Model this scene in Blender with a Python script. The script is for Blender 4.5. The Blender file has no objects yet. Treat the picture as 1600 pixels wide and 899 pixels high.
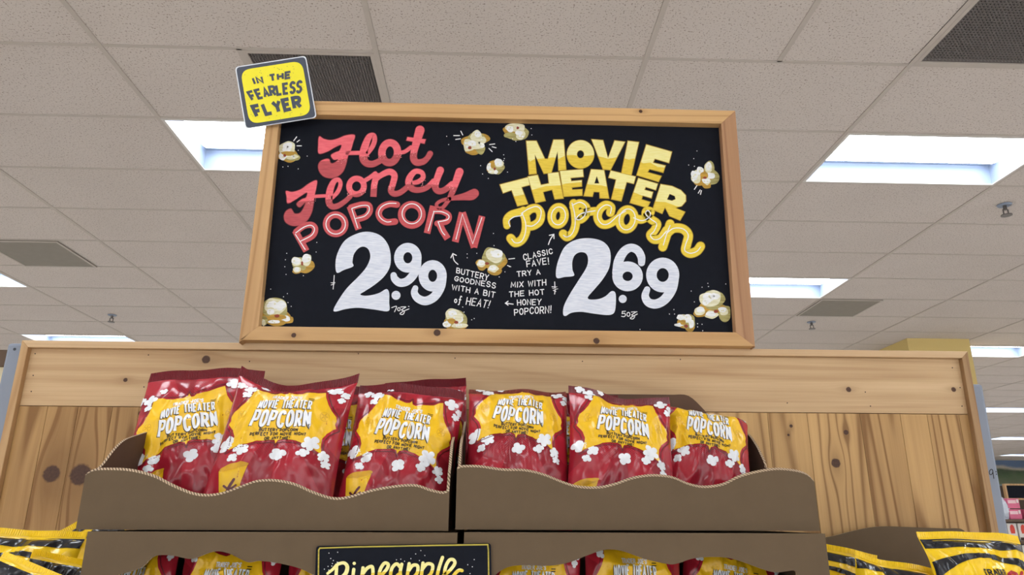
import bpy, bmesh, math, random
from mathutils import Vector, Matrix, noise
from mathutils.geometry import tessellate_polygon

# ------------------------------------------------------------------ camera, world, exposure
SC = bpy.context.scene
COL = SC.collection
F_PX, PITCH, YAW, ROLL = 1133.2, 0.30779, 0.03290, 0.00443
CAM_Z, CEIL_H = 1.60, 1.991
CEIL = CAM_Z + CEIL_H
LAMP = 13.0
FILL_STRENGTH = 1.9                                    # glow of the fill windows added behind the camera
cp, sp, cy, sy = math.cos(PITCH), math.sin(PITCH), math.cos(YAW), math.sin(YAW)
FWD = Vector((sy * cp, cy * cp, sp))
_r = Vector((cy, -sy, 0)); _u = _r.cross(FWD)
RT = math.cos(ROLL) * _r + math.sin(ROLL) * _u
UP = -math.sin(ROLL) * _r + math.cos(ROLL) * _u
EYE = Vector((0, 0, CAM_Z))
cam = bpy.data.cameras.new('camera'); cam.sensor_width = 36.0; cam.lens = 36.0 * F_PX / 1600
cam.clip_start = 0.05; cam.clip_end = 200
co = bpy.data.objects.new('camera', cam); COL.objects.link(co)
co.matrix_world = Matrix(((RT.x, UP.x, -FWD.x, 0), (RT.y, UP.y, -FWD.y, 0), (RT.z, UP.z, -FWD.z, CAM_Z), (0, 0, 0, 1)))
SC.camera = co
w = bpy.data.worlds.new('world'); SC.world = w; w.use_nodes = True
w.node_tree.nodes['Background'].inputs[0].default_value = (1.0, 0.95, 0.9, 1)
w.node_tree.nodes['Background'].inputs[1].default_value = 0.3
SC.view_settings.view_transform = 'Standard'; SC.view_settings.look = 'None'
SC.view_settings.gamma = 1; SC.view_settings.use_curve_mapping = False
SC.view_settings.exposure = 0.0

# ------------------------------------------------------------------ helpers
def lin(c):
    f = lambda v: (v / 255 / 12.92) if v / 255 <= .04045 else ((v / 255 + .055) / 1.055) ** 2.4
    return (f(c[0]), f(c[1]), f(c[2]), 1)
def ray(px, py):
    return (RT * ((px - 800) / F_PX) + UP * ((449.5 - py) / F_PX) + FWD)
def at_y(px, py, Y):
    d = ray(px, py); return EYE + d * (Y / d.y)
def at_x(px, py, X):
    d = ray(px, py); return EYE + d * (X / d.x)
def at_z(px, py, Z):
    d = ray(px, py); return EYE + d * ((Z - CAM_Z) / d.z)

def nodes(name):
    m = bpy.data.materials.new(name); m.use_nodes = True
    nt = m.node_tree; return m, nt, nt.nodes['Principled BSDF']
def N(nt, t, **kw):
    n = nt.nodes.new(t)
    for k, v in kw.items(): setattr(n, k, v)
    return n
def L(nt, a, b): nt.links.new(a, b)
def math_(nt, op, a, b=None, c=None):
    n = N(nt, 'ShaderNodeMath', operation=op)
    for i, v in enumerate((a, b, c)):
        if v is None: continue
        if isinstance(v, (int, float)): n.inputs[i].default_value = v
        else: L(nt, v, n.inputs[i])
    return n.outputs[0]
def mixc(nt, f, a, b):
    n = N(nt, 'ShaderNodeMix', data_type='RGBA')
    for i, v in ((0, f), (6, a), (7, b)):
        if isinstance(v, (int, float)): n.inputs[i].default_value = v
        elif isinstance(v, tuple): n.inputs[i].default_value = v
        else: L(nt, v, n.inputs[i])
    return n.outputs[2]
def noise_(nt, vec, scale, detail=3, rough=.5):
    n = N(nt, 'ShaderNodeTexNoise'); n.inputs['Scale'].default_value = scale
    n.inputs['Detail'].default_value = detail; n.inputs['Roughness'].default_value = rough
    if vec is not None: L(nt, vec, n.inputs['Vector'])
    return n.outputs[0]
def ramp(nt, f, stops):
    n = N(nt, 'ShaderNodeValToRGB'); e = n.color_ramp.elements
    while len(e) < len(stops): e.new(0.5)
    for el, (p, c) in zip(e, stops):
        el.position = p; el.color = c if isinstance(c, tuple) else (c, c, c, 1)
    L(nt, f, n.inputs[0]); return n.outputs[0]
def plain(name, rgb, rough=.6, spec=.4, var=.06, scale=20, metal=0, bump=0):
    m, nt, b = nodes(name)
    g = N(nt, 'ShaderNodeNewGeometry').outputs['Position']
    n = noise_(nt, g, scale, 4)
    c = lin(rgb); f = 1 - var * 2
    L(nt, mixc(nt, n, tuple(v * f for v in c[:3]) + (1,), tuple(min(1, v * (1 + var * 2)) for v in c[:3]) + (1,)), b.inputs['Base Color'])
    b.inputs['Roughness'].default_value = rough; b.inputs['Specular IOR Level'].default_value = spec
    b.inputs['Metallic'].default_value = metal
    if bump:
        bn = N(nt, 'ShaderNodeBump'); bn.inputs['Strength'].default_value = bump; bn.inputs['Distance'].default_value = .002
        L(nt, n, bn.inputs['Height']); L(nt, bn.outputs[0], b.inputs['Normal'])
    return m
def wood(name, light, dark, axis='x', knots=(), rough=.5, streak=1.0, tone=.0, rings=.45):
    """grain along axis; knots = (x, z, radius) in world metres on a face seen from the front"""
    m, nt, b = nodes(name)
    geo = N(nt, 'ShaderNodeNewGeometry').outputs['Position']
    sep = N(nt, 'ShaderNodeSeparateXYZ'); L(nt, geo, sep.inputs[0])
    X, Y, Z = sep.outputs
    rnd = N(nt, 'ShaderNodeObjectInfo').outputs['Random']
    if axis == 'x': A, B = X, Z
    else: A, B = Z, X
    core = None; halo = None; warp = None
    for kx, kz, r in knots:
        ra, rb = (2.0, 1.0)
        dx = math_(nt, 'DIVIDE', math_(nt, 'SUBTRACT', X, kx), r); dz = math_(nt, 'DIVIDE', math_(nt, 'SUBTRACT', Z, kz), r)
        da, db = (dx, dz) if axis == 'x' else (dz, dx)
        d2 = math_(nt, 'ADD', math_(nt, 'MULTIPLY', dx, dx), math_(nt, 'MULTIPLY', dz, dz))
        c_ = math_(nt, 'EXPONENT', math_(nt, 'MULTIPLY', d2, -1.2))
        dh = math_(nt, 'ADD', math_(nt, 'MULTIPLY', math_(nt, 'MULTIPLY', da, da), .06), math_(nt, 'MULTIPLY', math_(nt, 'MULTIPLY', db, db), .3))
        h_ = math_(nt, 'EXPONENT', math_(nt, 'MULTIPLY', dh, -1.0))
        w_ = math_(nt, 'MULTIPLY', h_, math_(nt, 'MULTIPLY', math_(nt, 'TANH', db), -r * 1.5))
        core = c_ if core is None else math_(nt, 'ADD', core, c_)
        halo = h_ if halo is None else math_(nt, 'ADD', halo, h_)
        warp = w_ if warp is None else math_(nt, 'ADD', warp, w_)
    B0 = B
    if warp is not None: B = math_(nt, 'ADD', B, warp)
    off = math_(nt, 'MULTIPLY', rnd, 37.0)
    def vec(a, c):
        cb = N(nt, 'ShaderNodeCombineXYZ')
        L(nt, math_(nt, 'ADD', math_(nt, 'MULTIPLY', A, a), off), cb.inputs[0]); L(nt, math_(nt, 'MULTIPLY', B, c), cb.inputs[1])
        L(nt, math_(nt, 'ADD', math_(nt, 'MULTIPLY', Y, c * .5), off), cb.inputs[2]); return cb.outputs[0]
    slow = noise_(nt, vec(1.2, 9), 1.0, 3)
    fine = noise_(nt, vec(5, 420), 1.0, 3)
    mid = noise_(nt, vec(2.5, 70), 1.0, 2)
    ph = math_(nt, 'MULTIPLY', noise_(nt, vec(.28, 6.0), 1.0, 1), 110.0)
    ring = math_(nt, 'POWER', math_(nt, 'MULTIPLY_ADD', math_(nt, 'SINE', ph), .5, .5), 7.0)
    t = math_(nt, 'ADD', math_(nt, 'MULTIPLY', slow, .9), math_(nt, 'MULTIPLY', fine, .22 * streak))
    t = math_(nt, 'ADD', t, math_(nt, 'MULTIPLY', mid, .5 * streak))
    t = math_(nt, 'ADD', t, math_(nt, 'MULTIPLY', ring, rings))
    t = math_(nt, 'ADD', t, math_(nt, 'MULTIPLY', math_(nt, 'SUBTRACT', rnd, .5), tone))
    mr = N(nt, 'ShaderNodeMapRange'); L(nt, t, mr.inputs[0]); mr.inputs[1].default_value = .45; mr.inputs[2].default_value = 1.4
    c = mixc(nt, mr.outputs[0], lin(light), lin(dark))
    if core is not None:
        kd = (lin(dark)[0] * .55, lin(dark)[1] * .45, lin(dark)[2] * .4, 1)
        hr = math_(nt, 'MULTIPLY', math_(nt, 'POWER', math_(nt, 'MINIMUM', halo, 1.0), 2.0), .5)
        c = mixc(nt, hr, c, tuple(v * .8 for v in lin(dark)[:3]) + (1,))
        cr = N(nt, 'ShaderNodeMapRange'); L(nt, math_(nt, 'ADD', core, math_(nt, 'MULTIPLY', noise_(nt, geo, 160, 3), .25)), cr.inputs[0])
        cr.inputs[1].default_value = .5; cr.inputs[2].default_value = .66
        c = mixc(nt, cr.outputs[0], c, mixc(nt, noise_(nt, geo, 220, 2), (.11, .048, .026, 1), (.035, .016, .01, 1)))
    L(nt, c, b.inputs['Base Color']); b.inputs['Roughness'].default_value = rough; b.inputs['Specular IOR Level'].default_value = .3
    bn = N(nt, 'ShaderNodeBump'); bn.inputs['Strength'].default_value = .15; bn.inputs['Distance'].default_value = .001
    L(nt, fine, bn.inputs['Height']); L(nt, bn.outputs[0], b.inputs['Normal'])
    return m

class MB:
    """collects world-space faces, links them as one mesh object"""
    def __init__(s): s.v = []; s.f = []; s.m = []; s.uv = {}
    def add(s, vs, fs, mi=0):
        k = len(s.v); s.v += [Vector(v) for v in vs]
        for f in fs: s.f.append([i + k for i in f]); s.m.append(mi)
    def box(s, x0, x1, y0, y1, z0, z1, mi=0):
        v = [(x, y, z) for z in (z0, z1) for y in (y0, y1) for x in (x0, x1)]
        s.add(v, [(0, 2, 3, 1), (4, 5, 7, 6), (0, 1, 5, 4), (2, 6, 7, 3), (0, 4, 6, 2), (1, 3, 7, 5)], mi)
    def hexa(s, lo, hi, mi=0):
        """two quads (same winding) -> closed hexahedron"""
        s.add(list(lo) + list(hi), [(3, 2, 1, 0), (4, 5, 6, 7)] + [(i, (i + 1) % 4, (i + 1) % 4 + 4, i + 4) for i in range(4)], mi)
    def prism(s, pts, holes, fa, fb, mi=0, edge_mi=None):
        """2D outline mapped by fa (front) and fb (back), with side walls"""
        loops = [pts] + list(holes)
        flat = [p for l in loops for p in l]
        tris = tessellate_polygon([[Vector((p[0], p[1], 0)) for p in l] for l in loops])
        n = len(flat)
        vs = [fa(*p) for p in flat] + [fb(*p) for p in flat]
        s.add(vs, [t for t in tris] + [tuple(i + n for i in reversed(t)) for t in tris], mi)
        k = 0; q = []
        for l in loops:
            for i in range(len(l)):
                a, b2 = k + i, k + (i + 1) % len(l); q.append((a, b2, b2 + n, a + n))
            k += len(l)
        s.add(vs, q, mi if edge_mi is None else edge_mi)
    def cyl(s, c, r, h, ax=(0, 0, 1), n=24, mi=0, r2=None):
        ax = Vector(ax).normalized(); a = ax.orthogonal().normalized(); b = ax.cross(a); c = Vector(c); r2 = r if r2 is None else r2
        v = [c + (a * math.cos(t) + b * math.sin(t)) * r for t in [2 * math.pi * i / n for i in range(n)]]
        v += [c + ax * h + (a * math.cos(t) + b * math.sin(t)) * r2 for t in [2 * math.pi * i / n for i in range(n)]]
        s.add(v, [tuple(reversed(range(n))), tuple(range(n, 2 * n))] + [(i, (i + 1) % n, (i + 1) % n + n, i + n) for i in range(n)], mi)
    def build(s, name, mats, parent=None, smooth=False, bevel=0, recalc=True):
        me = bpy.data.meshes.new(name)
        base = parent.location if parent is not None and parent.parent is None else (parent['_w'] if False else Vector((0, 0, 0)))
        if parent is not None: base = world_loc(parent)
        own = Vector((0, 0, 0))
        if parent is None and s.v:
            xs = [v.x for v in s.v]; ys = [v.y for v in s.v]; zs = [v.z for v in s.v]
            own = Vector(((min(xs) + max(xs)) / 2, (min(ys) + max(ys)) / 2, min(zs)))
        me.from_pydata([v - base - own for v in s.v], [], s.f)
        if not isinstance(mats, (list, tuple)): mats = [mats]
        for m in mats: me.materials.append(m)
        me.polygons.foreach_set('material_index', s.m)
        if recalc:
            bm = bmesh.new(); bm.from_mesh(me); bmesh.ops.recalc_face_normals(bm, faces=bm.faces); bm.to_mesh(me); bm.free()
        if smooth: me.polygons.foreach_set('use_smooth', [True] * len(me.polygons))
        o = bpy.data.objects.new(name, me); COL.objects.link(o); o.location = own
        if parent is not None: o.parent = parent
        if bevel:
            b = o.modifiers.new('bevel', 'BEVEL'); b.width = bevel; b.segments = 2; b.limit_method = 'ANGLE'
        return o
def world_loc(o):
    l = Vector(o.location)
    while o.parent is not None: o = o.parent; l += o.location
    return l
def thing(name, label, cat, loc, group=None):
    o = bpy.data.objects.new(name, None); COL.objects.link(o); o.location = loc; o.empty_display_size = .05
    o['label'] = label; o['category'] = cat
    if group: o['group'] = group
    return o
def tag(o, label, cat, group=None):
    o['label'] = label; o['category'] = cat
    if group: o['group'] = group
    return o
def struct(o): o['kind'] = 'structure'; return o

def catmull(pts, n=8, closed=False):
    """points (x, y, w) -> smooth list"""
    out = []; m = len(pts)
    for i in range(m if closed else m - 1):
        g = (lambda k: pts[k % m]) if closed else (lambda k: pts[max(0, min(m - 1, k))])
        p0, p1, p2, p3 = g(i - 1), g(i), g(i + 1), g(i + 2)
        for j in range(n):
            t = j / n
            out.append(tuple(.5 * (2 * p1[k] + (p2[k] - p0[k]) * t + (2 * p0[k] - 5 * p1[k] + 4 * p2[k] - p3[k]) * t * t + (3 * p1[k] - p0[k] - 3 * p2[k] + p3[k]) * t ** 3) for k in range(len(p1))))
    if not closed: out.append(tuple(pts[-1]))
    return out
_k = [0]
def nudge(eps):
    """strokes that cross never share one plane"""
    _k[0] = (_k[0] + 1) % 6; return eps + _k[0] * .00003
def ribbon(mb, pts, mp, eps=0, mi=0, w=None, smooth=True, cap='round', closed=False, n=8, maxstep=None):
    eps = nudge(eps)
    P = [(p[0], p[1], p[2] if len(p) > 2 and p[2] else w) for p in pts]
    if smooth and len(P) > 2: P = catmull(P, n, closed)
    if maxstep:
        Q = []
        for a, b in zip(P, P[1:] + ([P[0]] if closed else [])):
            k = max(1, math.ceil(math.hypot(b[0] - a[0], b[1] - a[1]) / maxstep))
            Q += [tuple(a[c] + (b[c] - a[c]) * j / k for c in range(3)) for j in range(k)]
        if not closed: Q.append(P[-1])
        P = Q
    m = len(P); L_, R_ = [], []
    def unit(a, b):
        dx, dy = b[0] - a[0], b[1] - a[1]; l = math.hypot(dx, dy) or 1; return dx / l, dy / l
    if cap == 'butt' and not closed:
        d = unit(P[0], P[1]); h = P[0][2] / 2; P[0] = (P[0][0] - d[0] * h * .0, P[0][1] - d[1] * h * .0, P[0][2])
    for i in range(m):
        a = P[i - 1] if (i > 0 or closed) else None
        c = P[(i + 1) % m] if (i < m - 1 or closed) else None
        if a is None: d = unit(P[i], c); k = 1
        elif c is None: d = unit(a, P[i]); k = 1
        else:
            d1, d2 = unit(a, P[i]), unit(P[i], c); d = (d1[0] + d2[0], d1[1] + d2[1]); l = math.hypot(*d)
            if l < .2: d = d2; k = 1
            else: d = (d[0] / l, d[1] / l); k = min(1.6, 2 / l)
        h = P[i][2] / 2 * k
        L_.append((P[i][0] - d[1] * h, P[i][1] + d[0] * h)); R_.append((P[i][0] + d[1] * h, P[i][1] - d[0] * h))
    vs = [mp(*p, eps) for p in L_] + [mp(*p, eps) for p in R_]
    mb.add(vs, [(i, (i + 1) % m, (i + 1) % m + m, i + m) for i in range(m if closed else m - 1)], mi)
    if cap == 'round' and not closed:
        for e in (0, -1): disc(mb, P[e][0], P[e][1], P[e][2] / 2, mp, eps - .00001, mi, 14)
def disc(mb, x, y, r, mp, eps=0, mi=0, n=16, ry=None, rot=0):
    ry = r if ry is None else ry
    vs = [mp(x, y, eps)]
    for i in range(n):
        a = 2 * math.pi * i / n; dx, dy = r * math.cos(a), ry * math.sin(a)
        vs.append(mp(x + dx * math.cos(rot) - dy * math.sin(rot), y + dx * math.sin(rot) + dy * math.cos(rot), eps))
    mb.add(vs, [(0, i + 1, (i + 1) % n + 1) for i in range(n)], mi)
def poly(mb, pts, mp, eps=0, mi=0, holes=(), smooth=False, n=6, maxlen=None):
    if smooth: pts = catmull([tuple(p[:2]) for p in pts], n, True)
    loops = [pts] + list(holes); flat = [p for l in loops for p in l]
    tris = tessellate_polygon([[Vector((p[0], p[1], 0)) for p in l] for l in loops])
    if maxlen:
        bm = bmesh.new(); vv = [bm.verts.new((p[0], p[1], 0)) for p in flat]
        for t in tris:
            try: bm.faces.new([vv[i] for i in t])
            except ValueError: pass
        for _ in range(9):
            es = [e for e in bm.edges if e.calc_length() > maxlen]
            if not es: break
            bmesh.ops.subdivide_edges(bm, edges=es, cuts=1, use_grid_fill=False)
            bmesh.ops.triangulate(bm, faces=[f for f in bm.faces if len(f.verts) > 3])
        bm.verts.index_update()
        flat = [(v.co.x, v.co.y) for v in bm.verts]; tris = [[v.index for v in f.verts] for f in bm.faces]; bm.free()
    mb.add([mp(p[0], p[1], eps) for p in flat], [tuple(t) for t in tris], mi)
def ell(cx, cy, rx, ry, rot=0, n=28, w=0):
    return [(cx + rx * math.cos(a) * math.cos(rot) - ry * math.sin(a) * math.sin(rot), cy + rx * math.cos(a) * math.sin(rot) + ry * math.sin(a) * math.cos(rot), w) for a in [2 * math.pi * i / n for i in range(n)]]

# a hand-drawn capital alphabet as strokes in a unit cell (y up); 's' smooth, 'p' polyline
FONT = {
 'A': ['p0,0 .5,1 1,0', 'p.18,.34 .82,.34'], 'B': ['p0,0 0,1 .55,1', 'p0,0 .6,0', 's.55,1 .85,.88 .85,.64 .55,.53 .2,.53', 's.5,.53 .95,.42 .95,.12 .6,0'],
 'C': ['s1,.78 .82,.97 .45,1 .08,.75 .08,.25 .45,0 .82,.03 1,.22'], 'D': ['p.5,1 0,1 0,0 .5,0', 's.45,1 .85,.85 1,.5 .85,.15 .45,0'],
 'E': ['p.95,1 0,1 0,0 .95,0', 'p0,.52 .8,.52'], 'F': ['p.95,1 0,1 0,0', 'p0,.5 .8,.5'],
 'G': ['s1,.8 .8,.97 .45,1 .08,.75 .08,.25 .45,0 .85,.05 1,.4', 'p.55,.44 1,.44'], 'H': ['p0,0 0,1', 'p1,0 1,1', 'p0,.5 1,.5'],
 'I': ['p.1,0 .1,1'], 'J': ['s.8,1 .8,.3 .6,.02 .25,.02 0,.25'], 'K': ['p0,0 0,1', 'p.95,1 0,.42', 'p.3,.6 1,0'], 'L': ['p0,1 0,0 .9,0'],
 'M': ['p0,0 .08,1 .6,.2 1.12,1 1.2,0'], 'N': ['p0,0 0,1 1,0 1,1'], 'O': ['c.5,.5,.5,.5'], 'P': ['p0,0 0,1 .5,1', 's.45,1 .9,.92 .98,.7 .8,.48 .45,.44 .05,.44'],
 'R': ['p0,0 0,1 .5,1', 's.45,1 .9,.92 .98,.72 .8,.52 .45,.48 .05,.48', 'p.5,.46 1,0'], 'S': ['s.92,.82 .7,.98 .35,1 .08,.8 .2,.58 .7,.46 .95,.24 .7,.02 .3,0 .02,.18'],
 'T': ['p0,1 1,1', 'p.5,1 .5,0'], 'U': ['s0,1 0,.35 .2,.03 .5,0 .8,.03 1,.35 1,1'], 'V': ['p0,1 .5,0 1,1'], 'W': ['p0,1 .28,0 .65,.85 1.02,0 1.3,1'],
 'X': ['p0,0 1,1', 'p0,1 1,0'], 'Y': ['p0,1 .5,.48 1,1', 'p.5,.48 .5,0'], 'Z': ['p0,1 1,1 0,0 1,0'], '!': ['p.1,1 .1,.32', 'p.1,.06 .1,0'], "'": ['p.1,1 .05,.75'], '.': ['p.1,.04 .1,0'],
 'o': ['c.3,.26,.3,.26'], 'f': ['s.7,.95 .5,1.05 .36,.9 .3,.4 .28,.0 .2,-.2 .0,-.22', 'p.1,.52 .6,.52'], '5': ['p.9,1 .15,1 .1,.58', 's.1,.58 .5,.66 .95,.5 .95,.15 .5,0 .02,.1'], '7': ['p0,1 .95,1 .35,0'],
 '9': ['c.5,.68,.42,.32', 's.92,.66 .85,.25 .6,0'], '1': ['p.1,.8 .35,1 .35,0'], '2': ['s.05,.75 .25,1 .75,1 .9,.7 .5,.35 .05,0', 'p0,0 1,0'], '0': ['c.5,.5,.42,.5'],
}
ADV = {'I': .2, '!': .2, "'": .12, '.': .2, ' ': .45, 'M': 1.2, 'W': 1.3, 'o': .6, 'f': .7, '1': .4}
def text(mb, s, quad, mp, w, eps=0, mi=0, gap=.38, cap='round', bend=0, maxstep=None, jit=0, rng=None):
    """quad = TL, TR, BR, BL in the surface's own coordinates"""
    tot = sum(ADV.get(c, 1) for c in s) + gap * (len(s) - 1); x = 0
    TL, TR, BR, BL = quad
    def q(a, b):
        a /= tot; u = 4 * a * (1 - a) * bend
        return tuple((BL[k] * (1 - a) + BR[k] * a) * (1 - b) + (TL[k] * (1 - a) + TR[k] * a) * b + (u if k == 1 else 0) for k in (0, 1))
    for c in s:
        dy = (rng.uniform(-jit, jit) if rng else 0)
        for st in FONT.get(c, []):
            if st[0] == 'c':
                cx, cy_, rx, ry = map(float, st[1:].split(','))
                pts = [q(x + cx + rx * math.cos(a), cy_ + dy + ry * math.sin(a)) for a in [2 * math.pi * i / 20 for i in range(20)]]
                ribbon(mb, pts, mp, eps, mi, w, smooth=False, closed=True, maxstep=maxstep)
            else:
                P = [tuple(map(float, t.split(','))) for t in st[1:].split()]
                if st[0] == 's': P = catmull(P, 5)
                ribbon(mb, [q(x + a, b + dy) for a, b in P], mp, eps, mi, w, smooth=False, cap=cap, maxstep=maxstep)
        x += ADV.get(c, 1) + gap
def bisect_two_tone(o, fy, lo_slot):
    """faces whose centre lies below the curve fy(x) (in metres, mesh x -> z) take material lo_slot"""
    me = o.data; bm = bmesh.new(); bm.from_mesh(me)
    for f in bm.faces:
        c = f.calc_center_median()
        if c.z < fy(c.x): f.material_index = lo_slot
    bm.to_mesh(me); bm.free()

# ------------------------------------------------------------------ materials
def mat_ceiling():
    m, nt, b = nodes('ceiling_tile')
    g = N(nt, 'ShaderNodeNewGeometry').outputs['Position']
    n = noise_(nt, g, 120, 3, .6); big = noise_(nt, g, 2.0, 2)
    pits = ramp(nt, n, [(.0, 1.0), (.35, 1.0), (.42, 0.0), (1, 0.0)])
    base = mixc(nt, big, lin((196, 187, 181)), lin((206, 197, 191)))
    L(nt, mixc(nt, math_(nt, 'MULTIPLY', pits, .8), base, lin((120, 105, 95))), b.inputs['Base Color'])
    b.inputs['Roughness'].default_value = .95; b.inputs['Specular IOR Level'].default_value = .1
    bn = N(nt, 'ShaderNodeBump'); bn.inputs['Strength'].default_value = .4; bn.inputs['Distance'].default_value = .002
    L(nt, n, bn.inputs['Height']); L(nt, bn.outputs[0], b.inputs['Normal']); return m
M = {}
M['ceil'] = mat_ceiling()
M['tbar'] = plain('ceiling_grid_paint', (182, 173, 165), .6, .3, .03)
M['white_metal'] = plain('dimmed_enamel', (140, 152, 172), .5, .3, .01)  # dim bluish light of the lamp recess put into the enamel colour
M['rim'] = plain('troffer_rim', (200, 196, 192), .4, .4, .01)
def emis(name, rgb, s):
    m, nt, b = nodes(name); b.inputs['Base Color'].default_value = (.9, .9, .9, 1)
    b.inputs['Emission Color'].default_value = rgb + (1,); b.inputs['Emission Strength'].default_value = s; return m
M['lamp'] = emis('lamp_diffuser', (.90, .95, 1.0), LAMP)
M['dark'] = plain('vent_dark', (38, 38, 40), .8, .2)
M['vent_metal'] = plain('vent_metal', (118, 112, 110), .5, .4, .03)
M['vent_grey'] = plain('return_panel_grey', (140, 134, 126), .8, .2, .04)
M['chrome'] = plain('sprinkler_metal', (110, 106, 104), .35, .5, .03, metal=.7)
M['wall'] = plain('wall_paint', (214, 200, 170), .9, .2, .02, 3)
M['floor'] = plain('floor_tile', (226, 220, 212), .6, .3, .06, 3)
M['soffit'] = plain('yellow_paint', (216, 192, 128), .9, .2, .02, 3)
M['steel'] = plain('grey_upright_paint', (132, 140, 154), .45, .4, .03, 12)
M['steel_dark'] = plain('grey_upright_slot', (70, 74, 82), .6, .3, .03, 12)
M['board'] = plain('chalkboard_paint', (20, 23, 32), .7, .12, .12, 60)
M['card'] = plain('cardboard', (101, 85, 66), .85, .2, .05, 30, bump=.1)
M['card_in'] = plain('cardboard_inside', (96, 74, 60), .85, .2, .05, 30)
def mat_edge():
    m, nt, b = nodes('corrugated_edge')
    g = N(nt, 'ShaderNodeNewGeometry').outputs['Position']
    sp_ = N(nt, 'ShaderNodeSeparateXYZ'); L(nt, g, sp_.inputs[0])
    s = math_(nt, 'SINE', math_(nt, 'MULTIPLY', math_(nt, 'ADD', sp_.outputs[0], sp_.outputs[1]), 1400))
    L(nt, ramp(nt, math_(nt, 'MULTIPLY_ADD', s, .5, .5), [(.25, lin((98, 78, 60))), (.55, lin((196, 172, 142)))]), b.inputs['Base Color'])
    b.inputs['Roughness'].default_value = .9; return m
M['edge'] = mat_edge()
def mat_brush(name, a, c, ang=0.6, scale=420, rough=.6):
    """opaque paint marker, streaky"""
    m, nt, b = nodes(name)
    g = N(nt, 'ShaderNodeNewGeometry').outputs['Position']
    mp_ = N(nt, 'ShaderNodeMapping'); L(nt, g, mp_.inputs[0]); mp_.inputs['Rotation'].default_value = (0, ang, 0); mp_.inputs['Scale'].default_value = (.12, 1, 1)
    L(nt, ramp(nt, noise_(nt, mp_.outputs[0], scale, 2), [(.3, lin(a)), (.65, lin(c))]), b.inputs['Base Color'])
    b.inputs['Roughness'].default_value = rough; return m
M['p_white'] = mat_brush('white_paint_marker', (203, 210, 226), (228, 232, 242))
M['p_line'] = plain('white_line_paint', (240, 240, 242), .6, .3, .01)
M['p_pink'] = mat_brush('coral_paint', (230, 92, 104), (244, 112, 122), 1.3)
M['p_red'] = mat_brush('brick_red_paint', (176, 66, 74), (196, 82, 88), .3)
M['p_red2'] = mat_brush('red_letter_paint', (192, 70, 76), (206, 84, 88), 1.2)
M['p_redk'] = plain('dark_red_outline', (112, 38, 44), .6, .3)
M['p_pale'] = mat_brush('pale_yellow_paint', (238, 228, 140), (246, 238, 166), 1.4)
M['p_gold'] = mat_brush('golden_yellow_paint', (222, 190, 50), (238, 208, 70), 1.4)
M['p_goldk'] = plain('ochre_outline', (176, 140, 40), .6, .3)
M['p_script'] = mat_brush('bright_yellow_paint', (228, 198, 46), (242, 214, 66), .4)
M['k_gold'] = mat_brush('popcorn_gold_paint', (150, 118, 36), (196, 152, 52), .8, 240)
M['k_olive'] = mat_brush('popcorn_olive_paint', (136, 126, 70), (182, 174, 110), .3, 240)
M['k_cream'] = mat_brush('popcorn_cream_paint', (206, 202, 160), (232, 230, 204), .5, 500)
M['k_white'] = mat_brush('popcorn_white_paint', (222, 226, 224), (242, 244, 246), .2, 400)
M['k_red'] = plain('popcorn_rust_paint', (140, 62, 44), .6, .3)
M['slate'] = plain('slate_ink', (72, 78, 92), .5, .3, .02)
M['flyer_y'] = plain('flyer_yellow', (244, 232, 50), .5, .3, .01)
M['card_white'] = plain('card_edge_white', (226, 230, 236), .5, .3, .01)
M['ink'] = plain('black_ink', (22, 20, 22), .5, .3, .02)

def film(name, rgb, rough=.28, rgb2=None, rays=False):
    m, nt, b = nodes(name)
    if rays:
        uv = N(nt, 'ShaderNodeUVMap').outputs[0]; s = N(nt, 'ShaderNodeSeparateXYZ'); L(nt, uv, s.inputs[0])
        dx = math_(nt, 'SUBTRACT', s.outputs[0], .5); dy = math_(nt, 'MULTIPLY', math_(nt, 'SUBTRACT', s.outputs[1], .62), 1.45)
        an = math_(nt, 'ARCTAN2', dy, dx)
        st = math_(nt, 'GREATER_THAN', math_(nt, 'SINE', math_(nt, 'MULTIPLY_ADD', an, 7.0, 1.0)), .1)
        r2 = math_(nt, 'SQRT', math_(nt, 'ADD', math_(nt, 'MULTIPLY', dx, dx), math_(nt, 'MULTIPLY', dy, dy)))
        c = mixc(nt, st, lin(rgb), lin(rgb2))
        fr = lambda v, k: math_(nt, 'SUBTRACT', math_(nt, 'FRACT', math_(nt, 'MULTIPLY', v, k)), .5)
        gx, gy = fr(math_(nt, 'ADD', dx, dy), 44), fr(math_(nt, 'SUBTRACT', dx, dy), 44)
        dd = math_(nt, 'ADD', math_(nt, 'MULTIPLY', gx, gx), math_(nt, 'MULTIPLY', gy, gy))
        fade = math_(nt, 'MULTIPLY', math_(nt, 'MAXIMUM', math_(nt, 'MULTIPLY_ADD', r2, -2.4, 1.0), 0.0), .16)
        dot = math_(nt, 'LESS_THAN', dd, fade)
        c = mixc(nt, dot, c, lin((96, 14, 26)))
        L(nt, c, b.inputs['Base Color'])
    else:
        g = N(nt, 'ShaderNodeNewGeometry').outputs['Position']
        c0 = lin(rgb); L(nt, mixc(nt, noise_(nt, g, 30, 2), tuple(v * .95 for v in c0[:3]) + (1,), tuple(min(1, v * 1.05) for v in c0[:3]) + (1,)), b.inputs['Base Color'])
    b.inputs['Roughness'].default_value = rough; b.inputs['Specular IOR Level'].default_value = .55
    return m
M['f_red'] = film('red_bag_film', (172, 34, 50), .24, (150, 26, 42), True)
M['f_seal'] = film('red_seal_film', (108, 16, 28), .35)
M['f_yel'] = film('yellow_label_film', (240, 190, 24), .32)
M['f_white'] = film('white_print_film', (234, 236, 240), .35)
M['f_black'] = film('black_print_film', (32, 22, 24), .35)
M['f_maroon'] = film('maroon_print_film', (92, 14, 28), .35)
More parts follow.
